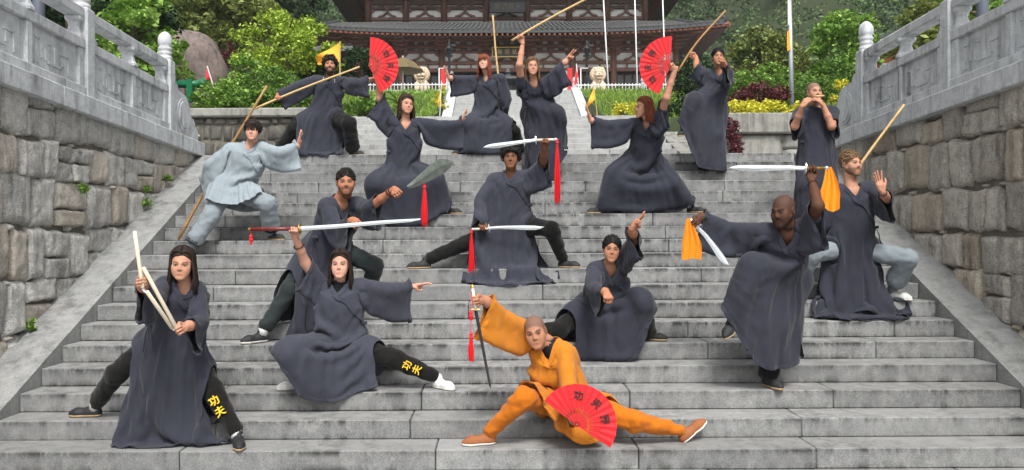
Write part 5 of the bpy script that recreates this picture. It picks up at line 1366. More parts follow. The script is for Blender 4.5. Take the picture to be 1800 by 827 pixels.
    caps = [(np.array(a[:]), np.array(b[:]), ra, rb) for a, b, ra, rb in
            [(N-U*.08, P, .10*S, .11*S), (SL.lerp(N,.35)-U*.1, hips[0]+U*.1, .085*S, .088*S), (SR.lerp(N,.35)-U*.1, hips[1]+U*.1, .085*S, .088*S), (hips[0], hips[1], .138*S, .138*S)]]
    lc = []
    for s_, hp, K, A_, Lg in legs:
        lc += [(np.array(hp[:]), np.array(K[:]), .130*S*lw, .112*S*lw), (np.array(K[:]), np.array(A_[:]), .112*S*lw, .088*S*lw)]
    caps += lc
    # the body starts upright with legs together and moves into the pose while the cloth falls
    X = G.copy(); dn_ = Vector((0,0,-1)); zst = max(0, min(.55, .93*S - (P.z - min(legs[0][3].z, legs[1][3].z) + .085*S)))*(0 if jacket else 1)
    tc = caps[:4]
    def sl_dir(d0, d1, u):
        d0, d1 = d0.normalized(), d1.normalized(); an_ = d0.angle(d1)
        if an_ < 1e-3: return d1
        if an_ > 3.1: d0 = (d0 + f*.1).normalized(); an_ = d0.angle(d1)
        return (d0*math.sin((1-u)*an_) + d1*math.sin(u*an_))/math.sin(an_)
    def anim(u):
        lift = np.array((0,0,zst*(1-u))); out = [(a+lift, b+lift, ra, rb) for a, b, ra, rb in tc]
        for s2, hp, K, A_, Lg in legs:
            l1, l2 = (K-hp).length, (A_-K).length; k_ = hp + sl_dir(dn_, K-hp, u)*l1; a_2 = k_ + sl_dir(dn_, A_-K, u)*l2; h0 = np.array(hp[:])+lift; k0 = np.array(k_[:])+lift; a0 = np.array(a_2[:])+lift
            out += [(h0, k0, .132*S*lw, .118*S*lw), (k0, a0, .118*S*lw, .088*S*lw)]
        return out, lift.astype(np.float32)
    if static:                 # panels laid in front of and behind the legs, which leave by the side slits
        zst = 0; anim_ = None
        for i in range(nt-3, nv):
            for a, b, ra, rb in lc:
                p = X[i]; a2 = a - fn*(a@fn); b2 = b - fn*(b@fn); p2 = p - np.outer(p@fn, fn); d = b2-a2; L = max(d@d,1e-9)
                t = np.clip((p2-a2)@d/L, 0, 1); dist = np.linalg.norm(p2-a2-t[:,None]*d,axis=1); rr = ra+(rb-ra)*t; af = (a + t[:,None]*(b-a))@fn
                cur = p@fn; bulge = np.sqrt(np.maximum(0, (rr+.03)**2-dist**2))
                need = np.where(sn > 0, af+bulge+.015, af-bulge-.015); hit = dist < rr+.02
                dl = np.where(hit & (sn > 0), np.maximum(0, need-cur), np.where(hit & (sn < 0), np.minimum(0, need-cur), 0)); X[i] = p + np.outer(dl, fn)
    else: anim_ = anim
    X[:, :, 2] += zst
    w = np.ones((nv, NU)); w[ts.searchsorted(.36)*0:int(np.sum(ts < .36))] = 0
    slits = (NU-1, NU//2-1) if slit is not None else (); srow = nt + (int(slit*S/.027) if not jacket and slit is not None else 2)
    X = drape(X, rest_u, rest_v, w, True, slits, srow, caps, steps=steps, anim=anim_)
    if hemcut:                 # the skirt rides up on one side
        for j in range(NU):
            dj = min(abs(j-hemcut[0]*NU), NU-abs(j-hemcut[0]*NU))/NU; am = hemcut[2]*(.5+.5*math.cos(math.pi*min(1, dj/hemcut[1])))
            if am > .01:
                q = np.arange(nt-1, nv); src = (nt-1) + (q-(nt-1))*(1-am); X[nt-1:, j] = np.stack([np.interp(src, q, X[nt-1:, j, c]) for c in range(3)], 1)
    # creases: pleats falling from the waist, drag lines on the chest
    nm_ = np.cross(np.roll(X,-1,1)-np.roll(X,1,1), np.gradient(X, axis=0)); nm_ /= np.linalg.norm(nm_,axis=2)[:,:,None]+1e-9
    sd0 = ord(key[-1])*3.1; D_ = np.zeros(X.shape[:2]); Lr = np.concatenate([[0], np.cumsum(rest_v)])
    for i in range(nv):
        fall = min(1, max(0, (i-nt*.45)/(nt*.7))); tors = min(1, max(0, (i-4)/4))*(1-.6*fall)
        for j in range(NU):
            a = th[j]; q = Vector((math.cos(a)*1.0, math.sin(a)*1.0, Lr[i]))
            n1 = mnoise.noise(Vector((q.x*3.4+sd0, q.y*3.4, q.z*1.0))); n2 = mnoise.noise(Vector((q.x*2.2+q.z*5+sd0, q.y*2.2-q.z*4, q.z*4.5)))
            n3 = mnoise.noise(Vector((q.x*6+sd0, q.y*6, q.z*2.2)))
            D_[i,j] = fall*((max(0, 1-abs(n1)*2.6))**1.3*.034 - .008 + n3*.014) + tors*((max(0, 1-abs(n2)*3.0))**1.5*.017)
    X = X + nm_*np.sign((nm_*(X-X.mean(1)[:,None])).sum(2).mean())*D_[:,:,None]
    rb_ = npmesh('robe' if not jacket else 'jacket', X.reshape(-1,3), grid_faces(nv, NU, True, slits, srow), rm_, root, True, sub=1)
    # collar and lapel lie on the cloth
    def gp(i, j, lift):
        j %= NU; i = min(max(i, 0), nv-1.001); i0, j0 = int(i), int(j); fi, fj = i-i0, j-j0; j1 = (j0+1) % NU
        p = (X[i0,j0]*(1-fj)+X[i0,j1]*fj)*(1-fi) + (X[i0+1,j0]*(1-fj)+X[i0+1,j1]*fj)*fi
        n_ = np.cross(X[i0,j1]-X[i0,j0], X[i0+1,j0]-X[i0,j0]); n_ /= np.linalg.norm(n_)+1e-9
        cc = Nn + Un*((p-Nn)@Un); n_ = n_ if n_@(p-cc) > 0 else -n_
        return Vector(p + n_*lift)
    def ribbon(path, wid, lift, nm, par):
        mb = MB(); n_ = len(path); ps = [gp(i, j, lift) for i, j in path]; vs = []
        for q in range(n_):
            tn = (ps[min(q+1,n_-1)]-ps[max(q-1,0)]).normalized(); nn = (gp(*path[q], lift+.02)-ps[q]).normalized(); sd_ = tn.cross(nn).normalized()
            for a, b in ((-1,0),(-1,1),(1,1),(1,0)): vs.append(ps[q] + sd_*wid*a + nn*(.005*b))
        mb.add(vs, [(q*4+a, q*4+(a+1)%4, (q+1)*4+(a+1)%4, (q+1)*4+a) for q in range(n_-1) for a in range(4)]); return mb.build(nm, rm_, par)
    jf = NU/4-.5; rv = lambda t: float(np.interp(t, ts, np.arange(nt)))
    ribbon([(0.6, jf + NU*.5*q) for q in np.linspace(-1.0, 1.0, 33)], .017*S, .004, 'collar', rb_)
    ribbon([(rv(.03 + q*.62), jf + 2 - q*15) for q in np.linspace(0, 1, 14)], .016*S, .006, 'lapel', rb_)
    if not jacket:
        for c0_ in (0, NU//2): ribbon([(nv-1.7, c0_ + q) for q in np.linspace(.3, NU//2-1.3, 40)], .014*S, .003, 'hem', rb_)
    # waist tie
    a_ = gp(rv(.7), 2 + 26*(1 if (ord(key[-1]) % 2) else 0), .02); m = MB()
    for q in (-.02, .025): m.tube([a_, a_ + Vector((q, -.012, -.07)), a_ + Vector((q*1.8, -.02, -.2))], [.006,.012,.013], 4, flat=.3)
    m.tube([a_ + Vector((-.025,0,0)), a_ + Vector((.025,0,.005))], .014, 6); m.build('waist_tie', rm_, rb_)
    # --- yoke over the shoulders
    yb = [(SL.lerp(N,.2)-U*.005, SR.lerp(N,.2)-U*.005, .062, .062)]
    for s_, SP, E_, Wr, A in arms: yb += [(SP.lerp(N,.3)-U*.03, SP-U*.006, .074, .068), (SP-U*.012, SP.lerp(E_, min(.5, A.get('sl',1)*.9)), .068, .062)]
    py_ = np.array([q[:] for b in yb for q in b[:2]]); Fg, o, h = sdf_grid(py_.min(0)-.22, py_.max(0)+.16, .0125)
    for a, b, ra, rb in yb: cone(Fg, o, h, a[:], b[:], ra*S, rb*S, .045)
    ell(Fg, o, h, (N-U*.17*S+f*.002)[:], (.165*S,.108*S,.15*S), .05, np.array([r[:], f[:], U[:]]).T)
    Kg, o2, _ = sdf_grid(o, o + h*(np.array(Fg.shape)-1.01), h); Kg = Kg[:Fg.shape[0],:Fg.shape[1],:Fg.shape[2]]
    cone(Kg, o, h, (N-U*.03)[:], (N.lerp(Hc,.9))[:], .068*S, .075*S, .001); cone(Kg, o, h, (N+f*.05)[:], (N-U*.11*S+f*.15*S)[:], .065*S, .05*S, .02)
    V_, Q_ = surface_nets(np.maximum(Fg, -Kg), o, h); npmesh('yoke', V_, Q_, rm_, rb_)
    # --- sleeves
    for s_, SP, E_, Wr, A in arms:
        n_u, n_v = 20, 22; cut_ = A.get('sl', 1.0); inn = SP + (N-SP)*.30 - U*.05
        path = [inn, SP - U*.012, E_, Wr]; seg = [0]
        for a, b in zip(path[:-1], path[1:]): seg.append(seg[-1] + (b-a).length)
        tot = seg[2] + (seg[3]-seg[2])*max(0, (cut_-.5)*2) if cut_ > .5 else seg[1] + (seg[2]-seg[1])*cut_*2
        if cut_ >= 1: tot += (cut_-1)*.5
        def at(d):
            for q in range(3):
                if d <= seg[q+1] or q == 2: return path[q].lerp(path[q+1], (d-seg[q])/max(1e-6, seg[q+1]-seg[q]))
        cen = [np.array(at(tot*q/(n_v-1))[:]) for q in range(n_v)]
        for _ in range(2): cen = [cen[0]] + [(cen[q-1]+cen[q]*2+cen[q+1])/4 for q in range(1, n_v-1)] + [cen[-1]]
        rowsS, pr_ = [], None; swd = A.get('sw', sw)
        for q in range(n_v):
            tg = Vector(cen[min(q+1,n_v-1)] - cen[max(q-1,0)]).normalized(); up = Vector((0,0,1)) if pr_ is None else pr_
            if pr_ is None and abs(tg.z) > .9: up = Vector((0,-1,0))
            x_ = (up - tg*up.dot(tg)).normalized(); y_ = tg.cross(x_); pr_ = x_; t = q/(n_v-1)
            rad = S*np.interp(t, [0,.12,.3,1], [.092,.088,swd*.97,swd*1.06]); an = 2*np.pi*np.arange(n_u)/n_u
            dn = -x_*max(0, rad-.05)*(.5 if q > 2 else 0)
            rowsS.append(cen[q] + np.array(dn[:]) + np.outer(np.cos(an)*rad, x_[:]) + np.outer(np.sin(an)*rad, y_[:]))
        Gs = np.array(rowsS); Gs[3:] += np.random.default_rng(ord(key[-1])+s_).normal(0, .006, Gs[3:].shape); wS = np.ones((n_v,n_u)); wS[:2] = 0
        ru = np.array([np.linalg.norm(np.roll(q,-1,0)-q,axis=1).mean() for q in Gs]); rvv = np.full(n_v-1, tot*1.10/(n_v-1))
        tops = [0]; wS[-1, tops] = 0
        cp = [(np.array(SP[:]), np.array(E_[:]), .070*S, .064*S), (np.array(E_[:]), np.array(Wr[:]), .064*S, .048*S)] + caps[:3]
        Xs = drape(Gs, ru, rvv, wS, True, (), 10**9, cp, steps=15, iters=6, floor=True)
        nS = np.cross(np.roll(Xs,-1,1)-np.roll(Xs,1,1), np.gradient(Xs, axis=0)); nS /= np.linalg.norm(nS,axis=2)[:,:,None]+1e-9; nS *= np.sign((nS*(Xs-Xs.mean(1)[:,None])).sum(2).mean())
        for i in range(2, n_v-1):
            for j in range(n_u):
                v1 = mnoise.noise(Vector((math.cos(an[j])*1.1+sd0, math.sin(an[j])*1.1+s_*3, i*.42))); Xs[i,j] += nS[i,j]*((max(0, 1-abs(v1)*2.6))*.013-.003)
        sl_ = npmesh('sleeve', Xs.reshape(-1,3), grid_faces(n_v, n_u, True), rm_, root, True, sub=1)
        mb = MB(); rim = [Vector(p) for p in Xs[-1]]; c = sum(rim, Vector())/n_u; prev = [Vector(p) for p in Xs[-2]]
        vs = []
        for p, q in zip(rim, prev):
            d = (q-p); o_ = (p-c).normalized(); vs += [p + o_*.005 - d*.05, p + o_*.005 + d*1.1, p + o_*.0 + d*1.1, p - o_*.002 - d*.05]
        mb.add(vs, [(q*4+a, q*4+(a+1)%4, ((q+1)%n_u)*4+(a+1)%4, ((q+1)%n_u)*4+a) for q in range(n_u) for a in range(4)]); mb.build('cuff', rm_, sl_)
    return dict(root=root, P=P, N=N, Hc=Hc, legs=legs, arms=arms, X=X, f=f, r=r, U=U, S=S, gp=gp, rv=rv, jf=jf, Rm=Rm)
# ------------------------------------------------------------------ the sixteen people (photo pixels; every foot stands on its own step)
def rod(p0, p1, Ya, Yb=None): return W(*p1, Yb if Yb else Ya) - W(*p0, Ya)
LIGHT, TAN, BROWN, DEEP, PALE = (192,143,119), (174,124,98), (128,87,64), (88,59,45), (204,156,135)
PP = {}
PP['a'] = person('a', 'woman with long dark hair gripping white three section staff at lower left', .98, 6.30, (303,598), (327,502), (320,465), yaw=14, hyaw=12, hpitch=-4, hroll=4, sh=((290,502),(345,510)),
    armL=dict(e=(264,528,-1), w=(254,508,-1), h=(249,494), pose='grip', rod=rod((238,406),(252,500),5.9), palm=(0.3,-1,0), sl=.92, bare=.5),
    armR=dict(e=(352,568,-1), w=(326,584,-1), h=(312,580), pose='grip', rod=rod((253,469),(311,572),5.7), palm=(-.5,-1,0), sl=.9, bare=.5),
    legL=dict(a=(166,722), k=1, toe=-88, n=(205,632,-.2), sock='sock_w', sock0=.84), legR=dict(a=(418,762), k=0, toe=20, n=(372,668,-.25), sock='sock_w', sock0=.84),
    skin=LIGHT, hair='long', hairm='h_dbrown', hairlen=.26, fem=1, vneck=.03, robe_len=.84, sw=.085, slit=0.12, static=True)
PP['b'] = person('b', 'woman in deep lunge holding a long sword level above her head', .96, 6.78, (594,606), (596,500), (598,466), yaw=5, hyaw=4, hpitch=2, sh=((568,508),(637,503)),
    armL=dict(e=(537,462,-1), w=(520,422,-1), h=(516,402), pose='grip', rod=rod((441,397),(739,388),6.6), palm=(0.3,-1,.3), sl=.58, bare=1.0),
    armR=dict(e=(684,510,-1), w=(722,504,1), h=(758,498), pose='point', palm=(0,-.3,-1), side=-1, sl=.95, sw=.105),
    legL=dict(a=(528,664), k=2, toe=-65, n=(520,585,-.35), cuff=.93, cr=.085, shoe='shoe_w', sole='sole_w'), legR=dict(a=(770,664), k=2, toe=45, n=(700,620,-.2), shoe='shoe_w', sole='sole_w'),
    skin=PALE, hair='long', hairm='h_dbrown', hairlen=.25, fem=1, undershirt=True, robe='robe2', robe_len=.76, slit=0.42, hemcut=(.46, .2, .5))
PP['c'] = person('c', 'monk in orange robe crouching in a low lunge with red fan and sword', .98, 6.22, (1000,708), (967,602), (941,583), yaw=-22, hyaw=-8, hpitch=-10, hroll=-12, sh=((932,584),(992,618)),
    armL=dict(e=(888,560,-1), w=(851,538,-1), h=(834,530), pose='grip', rod=rod((830,505),(862,683),6.0), palm=(1,-.6,0), sl=.97, sw=.095),
    armR=dict(e=(1000,680,-1), w=(1010,728,-1), h=(1013,743), pose='grip', rod=(-.4,-.9,.2), palm=(.4,-1,0), sl=.9, sw=.085),
    legL=dict(a=(858,748), k=0, toe=-80, n=(915,672,-.35), cuff=.93, cr=.055, off=.14), legR=dict(a=(1198,757), k=0, toe=100, n=(1095,735,-.15), pitch=-38, off=.2, cr=.05, cuff=.95),
    skin=(176,126,100), hair='buzz', hairm='h_black', robe='orange', trous='orange2', shoe='shoe_b', sole='sole_w', undershirt=True, robe_len=.36, flare=.8, vneck=.14, slit=0.1)
PP['d'] = person('d', 'woman with tied black hair crouching sideways, one fist thrust towards the viewer', .95, 7.42, (1052,535), (1071,464), (1075,438), yaw=8, hyaw=-4, hpitch=-3, hroll=5, sh=((1046,474),(1094,452)),
    armL=dict(e=(1042,506,-1), w=(1066,514,-1), h=(1070,526,-.08), pose='fist', palm=(0,.2,-1), sl=.95), armR=dict(e=(1116,424,-1), w=(1110,402,-1), h=(1118,391), pose='point', palm=(0,-.4,-1), sl=.85),
    legL=dict(a=(915,590), k=4, toe=-60, n=(990,566,-.1)), legR=dict(a=(1136,586), k=4, toe=70, n=(1112,516,-.3), cuff=.95, cr=.1, sock='greyp', sock0=.6),
    skin=TAN, hair='pony', hairm='h_black', fem=1, robe_len=.72, sw=.085, slit=0.30, hemcut=(.04, .22, .55))
PP['e'] = person('e', 'bald man on one leg with two sabres trailing orange cloths', 1.04, 6.82, (1372,488), (1384,402), (1377,371), yaw=-18, hyaw=-52, hpitch=-10, sh=((1340,408),(1420,398)),
    armL=dict(e=(1284,405,1), w=(1234,400,-1), h=(1221,394), pose='grip', rod=rod((1222,395),(1293,458),6.7), palm=(0,-1,-.3), sl=.97, sw=.092),
    armR=dict(e=(1438,362,-1), w=(1429,314,1), h=(1426,296), pose='grip', rod=rod((1455,297),(1415,297),6.8), palm=(0,-1,0), sl=.52, bare=1.0, sw=.105),
    legL=dict(a=(1287,556), dy=-.28, n=(1293,462,-.5), toe=-40, pitch=28, cr=.085), legR=dict(a=(1350,663), k=2, toe=12, n=(1356,590,-.2), cr=.08, cuff=.93),
    skin=DEEP, hair='bald', hairm='h_black', beard=.5, robe_len=.60, undershirt=False, slit=0.30, hemcut=(.44, .30, .62))
PP['f'] = person('f', 'bearded fair man in bow stance with staff behind his back, palm raised at right', 1.05, 8.05, (1493,436), (1497,314), (1496,289), yaw=-6, hyaw=18, hpitch=2, sh=((1465,336),(1530,331)),
    armL=dict(e=(1452,392,1), w=(1478,410,1), h=(1490,400), pose='grip', rod=rod((1400,470),(1588,183),8.2), palm=(0,1,0), sl=.95), armR=dict(e=(1560,352,-1), w=(1551,337,-1), h=(1541,308), pose='open', palm=(.3,-1,.1), side=1, sl=.8, bare=.7),
    legL=dict(a=(1398,505), k=6, toe=-50, n=(1432,445,-.2), cr=.075), legR=dict(a=(1567,512), k=6, toe=30, n=(1580,428,-.3), shoe='shoe_w', sole='sole_w', cuff=.62, cr=.095, sock='sock_g', sock0=.5),
    skin=LIGHT, hair='short', hairm='h_blond', beard=.75, robe_len=.90, trous='greyp', slit=0.16, static=True)
PP['g'] = person('g', 'short haired man holding a small flute to his mouth at upper right', 1.03, 9.66, (1436,276), (1434,188), (1431,163), yaw=0, hyaw=3, hpitch=0, sh=((1405,200),(1463,197)),
    armL=dict(e=(1397,222,-1), w=(1410,187,-1), h=(1422,172,-.02), pose='flute', palm=(.6,.6,-.2), sl=.42, bare=1.0), armR=dict(e=(1462,222,-1), w=(1447,185,-1), h=(1436,172,-.02), pose='flute', palm=(-.6,.6,-.2), side=-1, sl=.42, bare=1.0),
    legL=dict(a=(1424,390), k=11, toe=-10, n=(1424,335,-.2)), legR=dict(a=(1450,390), k=11, toe=15, n=(1450,335,-.2)),
    skin=LIGHT, hair='buzz', hairm='h_brown', beard=.25, robe_len=.80, vneck=.03, robe='robe3', slit=None)
PP['h'] = person('h', 'person in light grey uniform with staff behind back, palm pushed to the right', .97, 9.25, (412,330), (440,255), (444,230), yaw=12, hyaw=6, hpitch=-2, sh=((405,262),(462,260)),
    armL=dict(e=(367,290,1), w=(366,312,1), h=(370,322), pose='grip', rod=rod((310,420),(465,148),9.4), palm=(0,1,0), sl=.95, sw=.1), armR=dict(e=(492,268,-1), w=(524,256,1), h=(528,234), pose='open', palm=(1,.1,0), side=-1, sl=.97, sw=.1),
    legL=dict(a=(333,424), k=9, toe=-40, n=(380,382,-.2), wrap=1, cuff=.66, sock='greyp', sock0=.6, cr=.08), legR=dict(a=(479,405), k=10, toe=55, n=(476,338,-.35), wrap=1, cuff=.64, sock='sock_g', sock0=.6, cr=.085),
    skin=PALE, hair='bob', hairm='h_dbrown', fem=1, robe='grey', trous='greyp', jacket=True, legw=True, shoe='shoe_k', sole='sole_t')
PP['i'] = person('i', 'man with short black hair thrusting a broad crescent blade polearm to the right', 1.02, 7.75, (574,432), (598,350), (608,321), yaw=38, hyaw=12, hpitch=-2, hroll=0, sh=((574,362),(632,360)),
    armL=dict(e=(592,404,-1), w=(618,402,-1), h=(628,396), pose='grip', rod=rod((612,412),(708,333),7.5), palm=(.5,-1,0), sl=.95), armR=dict(e=(648,366,-1), w=(682,349,-1), h=(700,342), pose='grip', rod=rod((612,412),(708,333),7.4), palm=(-.3,-1,.2), sl=.72, bare=1.0),
    legL=dict(a=(460,584), k=4, toe=-45, n=(512,502,-.2), sock='sock_w', sock0=.8, cuff=.84), legR=dict(a=(650,506), k=6, toe=30, n=(655,432,-.35)),
    skin=(168,116,91), hair='short', hairm='h_black', beard=.55, trous='dgreen', shoe='shoe_k', sole='sole_w', robe_len=.82, slit=0.22, static=True)
PP['j'] = person('j', 'curly haired bearded man with prayer beads in wide lunge at upper left', 1.03, 12.05, (572,203), (581,136), (580,115), yaw=0, hyaw=10, hpitch=2, sh=((553,141),(608,144)),
    armL=dict(e=(522,151,-1), w=(497,168,-1), h=(490,174), pose='grip', rod=rod((448,190),(625,118),11.9), palm=(0,-.5,-1), sl=.93), armR=dict(e=(626,146,-1), w=(648,140,1), h=(656,138), pose='relax', palm=(0,0,-1), sl=.95),
    legL=dict(a=(492,258), k=18, toe=-60, n=(525,222,-.15), off=.35, cr=.085), legR=dict(a=(620,258), k=18, toe=60, n=(622,212,-.35), off=.25, cr=.085),
    skin=TAN, hair='curly', hairm='h_black', beard=.85, undershirt=True, robe_len=.84, legw=True, slit=0.16, static=True)
PP['k'] = person('k', 'long haired woman raising a red fan at left, other arm stretched right', .99, 9.98, (709,298), (713,210), (714,185), yaw=8, hyaw=28, hpitch=0, hroll=8, sh=((690,215),(738,217)),
    armL=dict(e=(666,170,-1), w=(656,134,1), h=(651,116), pose='grip', rod=rod((652,118),(655,150),9.8), palm=(1,-.5,0), sl=.62, bare=1.0, sw=.095), armR=dict(e=(778,220,-1), w=(811,216,1), h=(818,197), pose='open', palm=(1,0,0), side=-1, sl=1.02, sw=.115),
    legL=dict(a=(662,368), k=12, toe=-30, n=(665,330,-.2)), legR=dict(a=(786,362), k=12, toe=65, n=(775,312,-.3), cr=.08),
    skin=LIGHT, hair='long', hairm='h_brown', hairlen=.24, fem=1, robe_len=.92, flare=1.15, slit=None, hemcut=(.97, .16, .38))
PP['l'] = person('l', 'red haired woman with fringe, staff behind her back, in front of the temple doors', .99, 12.05, (857,203), (857,132), (851,111), yaw=-15, hyaw=-14, hpitch=8, hroll=-5, sh=((838,141),(881,138)),
    armL=dict(e=(808,140,-1), w=(789,137,-1), h=(781,116), pose='open', palm=(-1,-.3,0), sl=.9, sw=.095), armR=dict(e=(895,186,1), w=(878,196,1), h=(868,190), pose='grip', rod=rod((865,28),(880,160),12.3), palm=(0,1,0), sl=.97, sw=.1),
    legL=dict(a=(812,258), k=18, toe=-40, n=(824,212,-.35), off=.2), legR=dict(a=(918,258), k=18, toe=50, n=(895,230,-.1), off=.4),
    skin=PALE, hair='fringe', hairm='h_red', hairlen=.30, fem=1, robe_len=.86, slit=0.34, hemcut=(.97, .15, .3))
PP['m'] = person('m', 'woman standing on one leg swinging a staff overhead near the top stairs', .99, 11.25, (943,198), (938,142), (936,118), yaw=4, hyaw=4, hpitch=0, sh=((917,148),(958,148)),
    armL=dict(e=(913,114,-1), w=(911,82,1), h=(913,64), pose='grip', rod=rod((893,75),(1030,-2),11.2), palm=(0,-1,0), sl=.35, bare=1.0, sw=.1), armR=dict(e=(980,124,-1), w=(996,106,1), h=(1006,95), pose='point', palm=(0,-.6,-1), side=-1, sl=.93, sw=.115),
    legL=dict(a=(948,298), k=16, toe=0, n=(948,250,-.2)), legR=dict(a=(985,250), dy=-.22, n=(986,184,-.5), toe=25, pitch=15),
    skin=LIGHT, hair='long', hairm='h_lbrown', hairlen=.24, fem=1, robe_len=.82, flare=1.0, shoe='shoe_k', sole='sole_w', robe='robe3', slit=None, hemcut=(.05, .25, .40))
PP['n'] = person('n', 'auburn haired woman in profile raising a red fan at right', 1.0, 10.0, (1133,276), (1141,212), (1131,190), yaw=-38, hyaw=-72, hpitch=0, sh=((1112,218),(1160,208)),
    armL=dict(e=(1070,220,-1), w=(1038,211,-1), h=(1032,190), pose='open', palm=(-1,0,0), sl=.97, sw=.11), armR=dict(e=(1171,172,-1), w=(1175,131,1), h=(1176,117), pose='grip', rod=rod((1172,122),(1170,150),9.9), palm=(-1,-.4,0), sl=.42, bare=1.0, sw=.105),
    legL=dict(a=(1058,364), k=12, toe=-70, n=(1066,292,-.3), sock='dgreen', sock0=.8), legR=dict(a=(1215,368), k=12, toe=40, n=(1180,322,-.1), sock='dgreen', sock0=.8),
    skin=LIGHT, hair='long', hairm='h_auburn', hairlen=.22, fem=1, robe_len=.90, flare=1.1, robe='robe3', hairback=.6, slit=None)
PP['o'] = person('o', 'dark haired person on one leg with staff raised and fist pushed forward at upper right', 1.0, 11.25, (1250,190), (1264,124), (1262,101), yaw=-12, hyaw=-6, hpitch=2, sh=((1242,131),(1281,130)),
    armL=dict(e=(1224,120,-1), w=(1217,106,1), h=(1214,96), pose='grip', rod=rod((1193,128),(1273,20),11.2), palm=(0,-1,0), sl=.75, bare=.8), armR=dict(e=(1281,128,-1), w=(1270,108,-1), h=(1268,102,-.09), pose='fist', palm=(0,.2,-1), sl=.92),
    legL=dict(a=(1201,228), dy=-.3, n=(1194,180,-.5), toe=-30, pitch=8), legR=dict(a=(1252,288), k=16, toe=10, n=(1256,240,-.2)),
    skin=TAN, hair='pony', hairm='h_black', fem=1, robe_len=.86, slit=None, hemcut=(.46, .28, .62))
PP['p'] = person('p', 'young dark haired man in centre with two red tasselled sabres, wide lunge', 1.01, 8.75, (899,392), (898,303), (898,277), yaw=-8, hyaw=-4, hpitch=-2, sh=((868,316),(930,311)),
    armL=dict(e=(842,354,-1), w=(843,391,-1), h=(850,402), pose='grip', rod=rod((830,403),(957,395),8.5), palm=(.3,-1,0), sl=.95, sw=.105), armR=dict(e=(954,290,-1), w=(958,264,-1), h=(957,246), pose='grip', rod=rod((975,247),(848,256),8.6), palm=(0,-1,0), sl=.72, bare=.8, sw=.1),
    legL=dict(a=(748,458), k=8, toe=-70, n=(815,432,-.1)), legR=dict(a=(990,456), k=8, toe=55, n=(966,382,-.35)),
    skin=BROWN, hair='curly', hairm='h_black', robe_len=.92, slit=0.16, static=True, robe='robe2')# ------------------------------------------------------------------ weapons and things held
M['bamboo'] = plain('waxwood_staff', lin(196,166,112), .5, .14, 14, .1); M['wood2'] = plain('brown_waxwood', lin(160,122,74), .5, .16, 14, .1)
M['pale'] = plain('pale_ash_stick', lin(222,210,188), .45, .06, 20)
M['blade'] = plain('polished_steel', lin(224,228,232), .22, .04, 30, 0, .85); M['bladed'] = plain('dark_etched_steel', lin(92,98,92), .35, .3, 18, .1, .7)
M['brass'] = plain('brass_fitting', lin(176,146,84), .35, .1, 30, 0, .8); M['silver'] = plain('silver_fitting', lin(206,208,210), .3, .06, 30, 0, .8)
M['lacq'] = plain('red_brown_lacquer', lin(104,34,32), .35, .12, 40); M['tass'] = plain('red_silk_tassel', lin(214,24,34), .6, .1, 60)
M['fanp'] = plain('red_fan_paper', lin(210,28,36), .75, .05, 12); M['fanr'] = plain('red_lacquer_fan_rib', lin(188,26,30), .4, .1, 30); M['ink'] = plain('black_ink', lin(20,16,18), .6, .05)
M['ocloth'] = cloth('bright_orange_cloth', lin(250,150,24), .06); M['ivory'] = plain('ivory_wrapped_grip', lin(222,212,190), .5, .08, 60); M['ebony'] = plain('dark_sword_blade', lin(66,66,66), .3, .1, 20, 0, .7)
M['bead'] = plain('ivory_prayer_beads', lin(214,206,190), .45, .06, 40); M['beadb'] = plain('brown_wood_beads', lin(70,34,26), .45, .15, 40); M['yel'] = plain('yellow_embroidery', lin(226,190,40), .7, .06, 40)
def thru(key, p0, p1, Ya, Yb=None):
    A, B = W(*p0, Ya), W(*p1, Yb or Ya)
    if key:
        g_ = GRIPS[key]; d = (B-A).normalized(); c = A + d*(g_-A).dot(d); A += g_-c; B += g_-c
    return A, B
def staff(label, key, p0, p1, Ya, Yb=None, r=.015, mat='bamboo', bend=.012, cat='staff'):
    A, B = thru(key, p0, p1, Ya, Yb); t = thing('wooden_staff', label, cat, A if A.z < B.z else B, 'wooden staffs')
    n = 10; o_ = (B-A).cross(Vector((0,1,0))).normalized()
    MB().tube([A.lerp(B, i/n) + o_*bend*math.sin(math.pi*i/n*1.3) for i in range(n+1)], [r*(1.12-.24*i/n) for i in range(n+1)], 10).build('shaft', M[mat], t, smooth=True)
    return t
staff('long wooden staff slung behind back of the grey uniformed person', 'hL', (310,420), (465,148), 9.35, 9.5, .016, 'wood2')
staff('staff held low behind the curly haired man', 'jL', (448,190), (625,118), 12.0, 12.3)
staff('upright staff rising behind the red haired woman', None, (882,175), (865,27), 12.38)
staff('staff swung overhead by the woman before the temple doors', 'mL', (893,75), (1050,-13), 11.2)
staff('staff raised diagonally by the person at upper right', 'oL', (1193,128), (1273,20), 11.25, None, .014, 'wood2', .03)
staff('staff jutting up from behind the bearded man at right', None, (1462,366), (1588,183), 8.42)
# three-section staff
A, B = thru('aL', (238,406), (252,506), GRIPS['aL'].y); t = thing('three_section_staff', 'three jointed white wooden sticks held by the woman at lower left', 'staff', B)
C, D = thru('aR', (253,469), (311,575), GRIPS['aL'].y, GRIPS['aR'].y); E2, G2 = W(258, 512, GRIPS['aL'].y-.02), W(303, 577, GRIPS['aR'].y)
for a, b in ((A, B), (C, D), (E2, G2)): MB().tube([a, a.lerp(b, .01), a.lerp(b, .99), b], [.010,.0135,.0135,.010], 12).build('section', M['pale'], t, smooth=True)
for a, b in ((B, E2), (G2, D)):
    m = MB(); n = 7
    for i in range(n):
        p = a.lerp(b, (i+.5)/n) - Vector((0,0,.01*math.sin(math.pi*(i+.5)/n))); m.tube([p + Vector((.007*math.cos(q), .003*math.sin(q), .007*math.sin(q))) for q in np.linspace(0, 6.28, 9)], .0022, 4)
    m.build('chain', M['silver'], t)
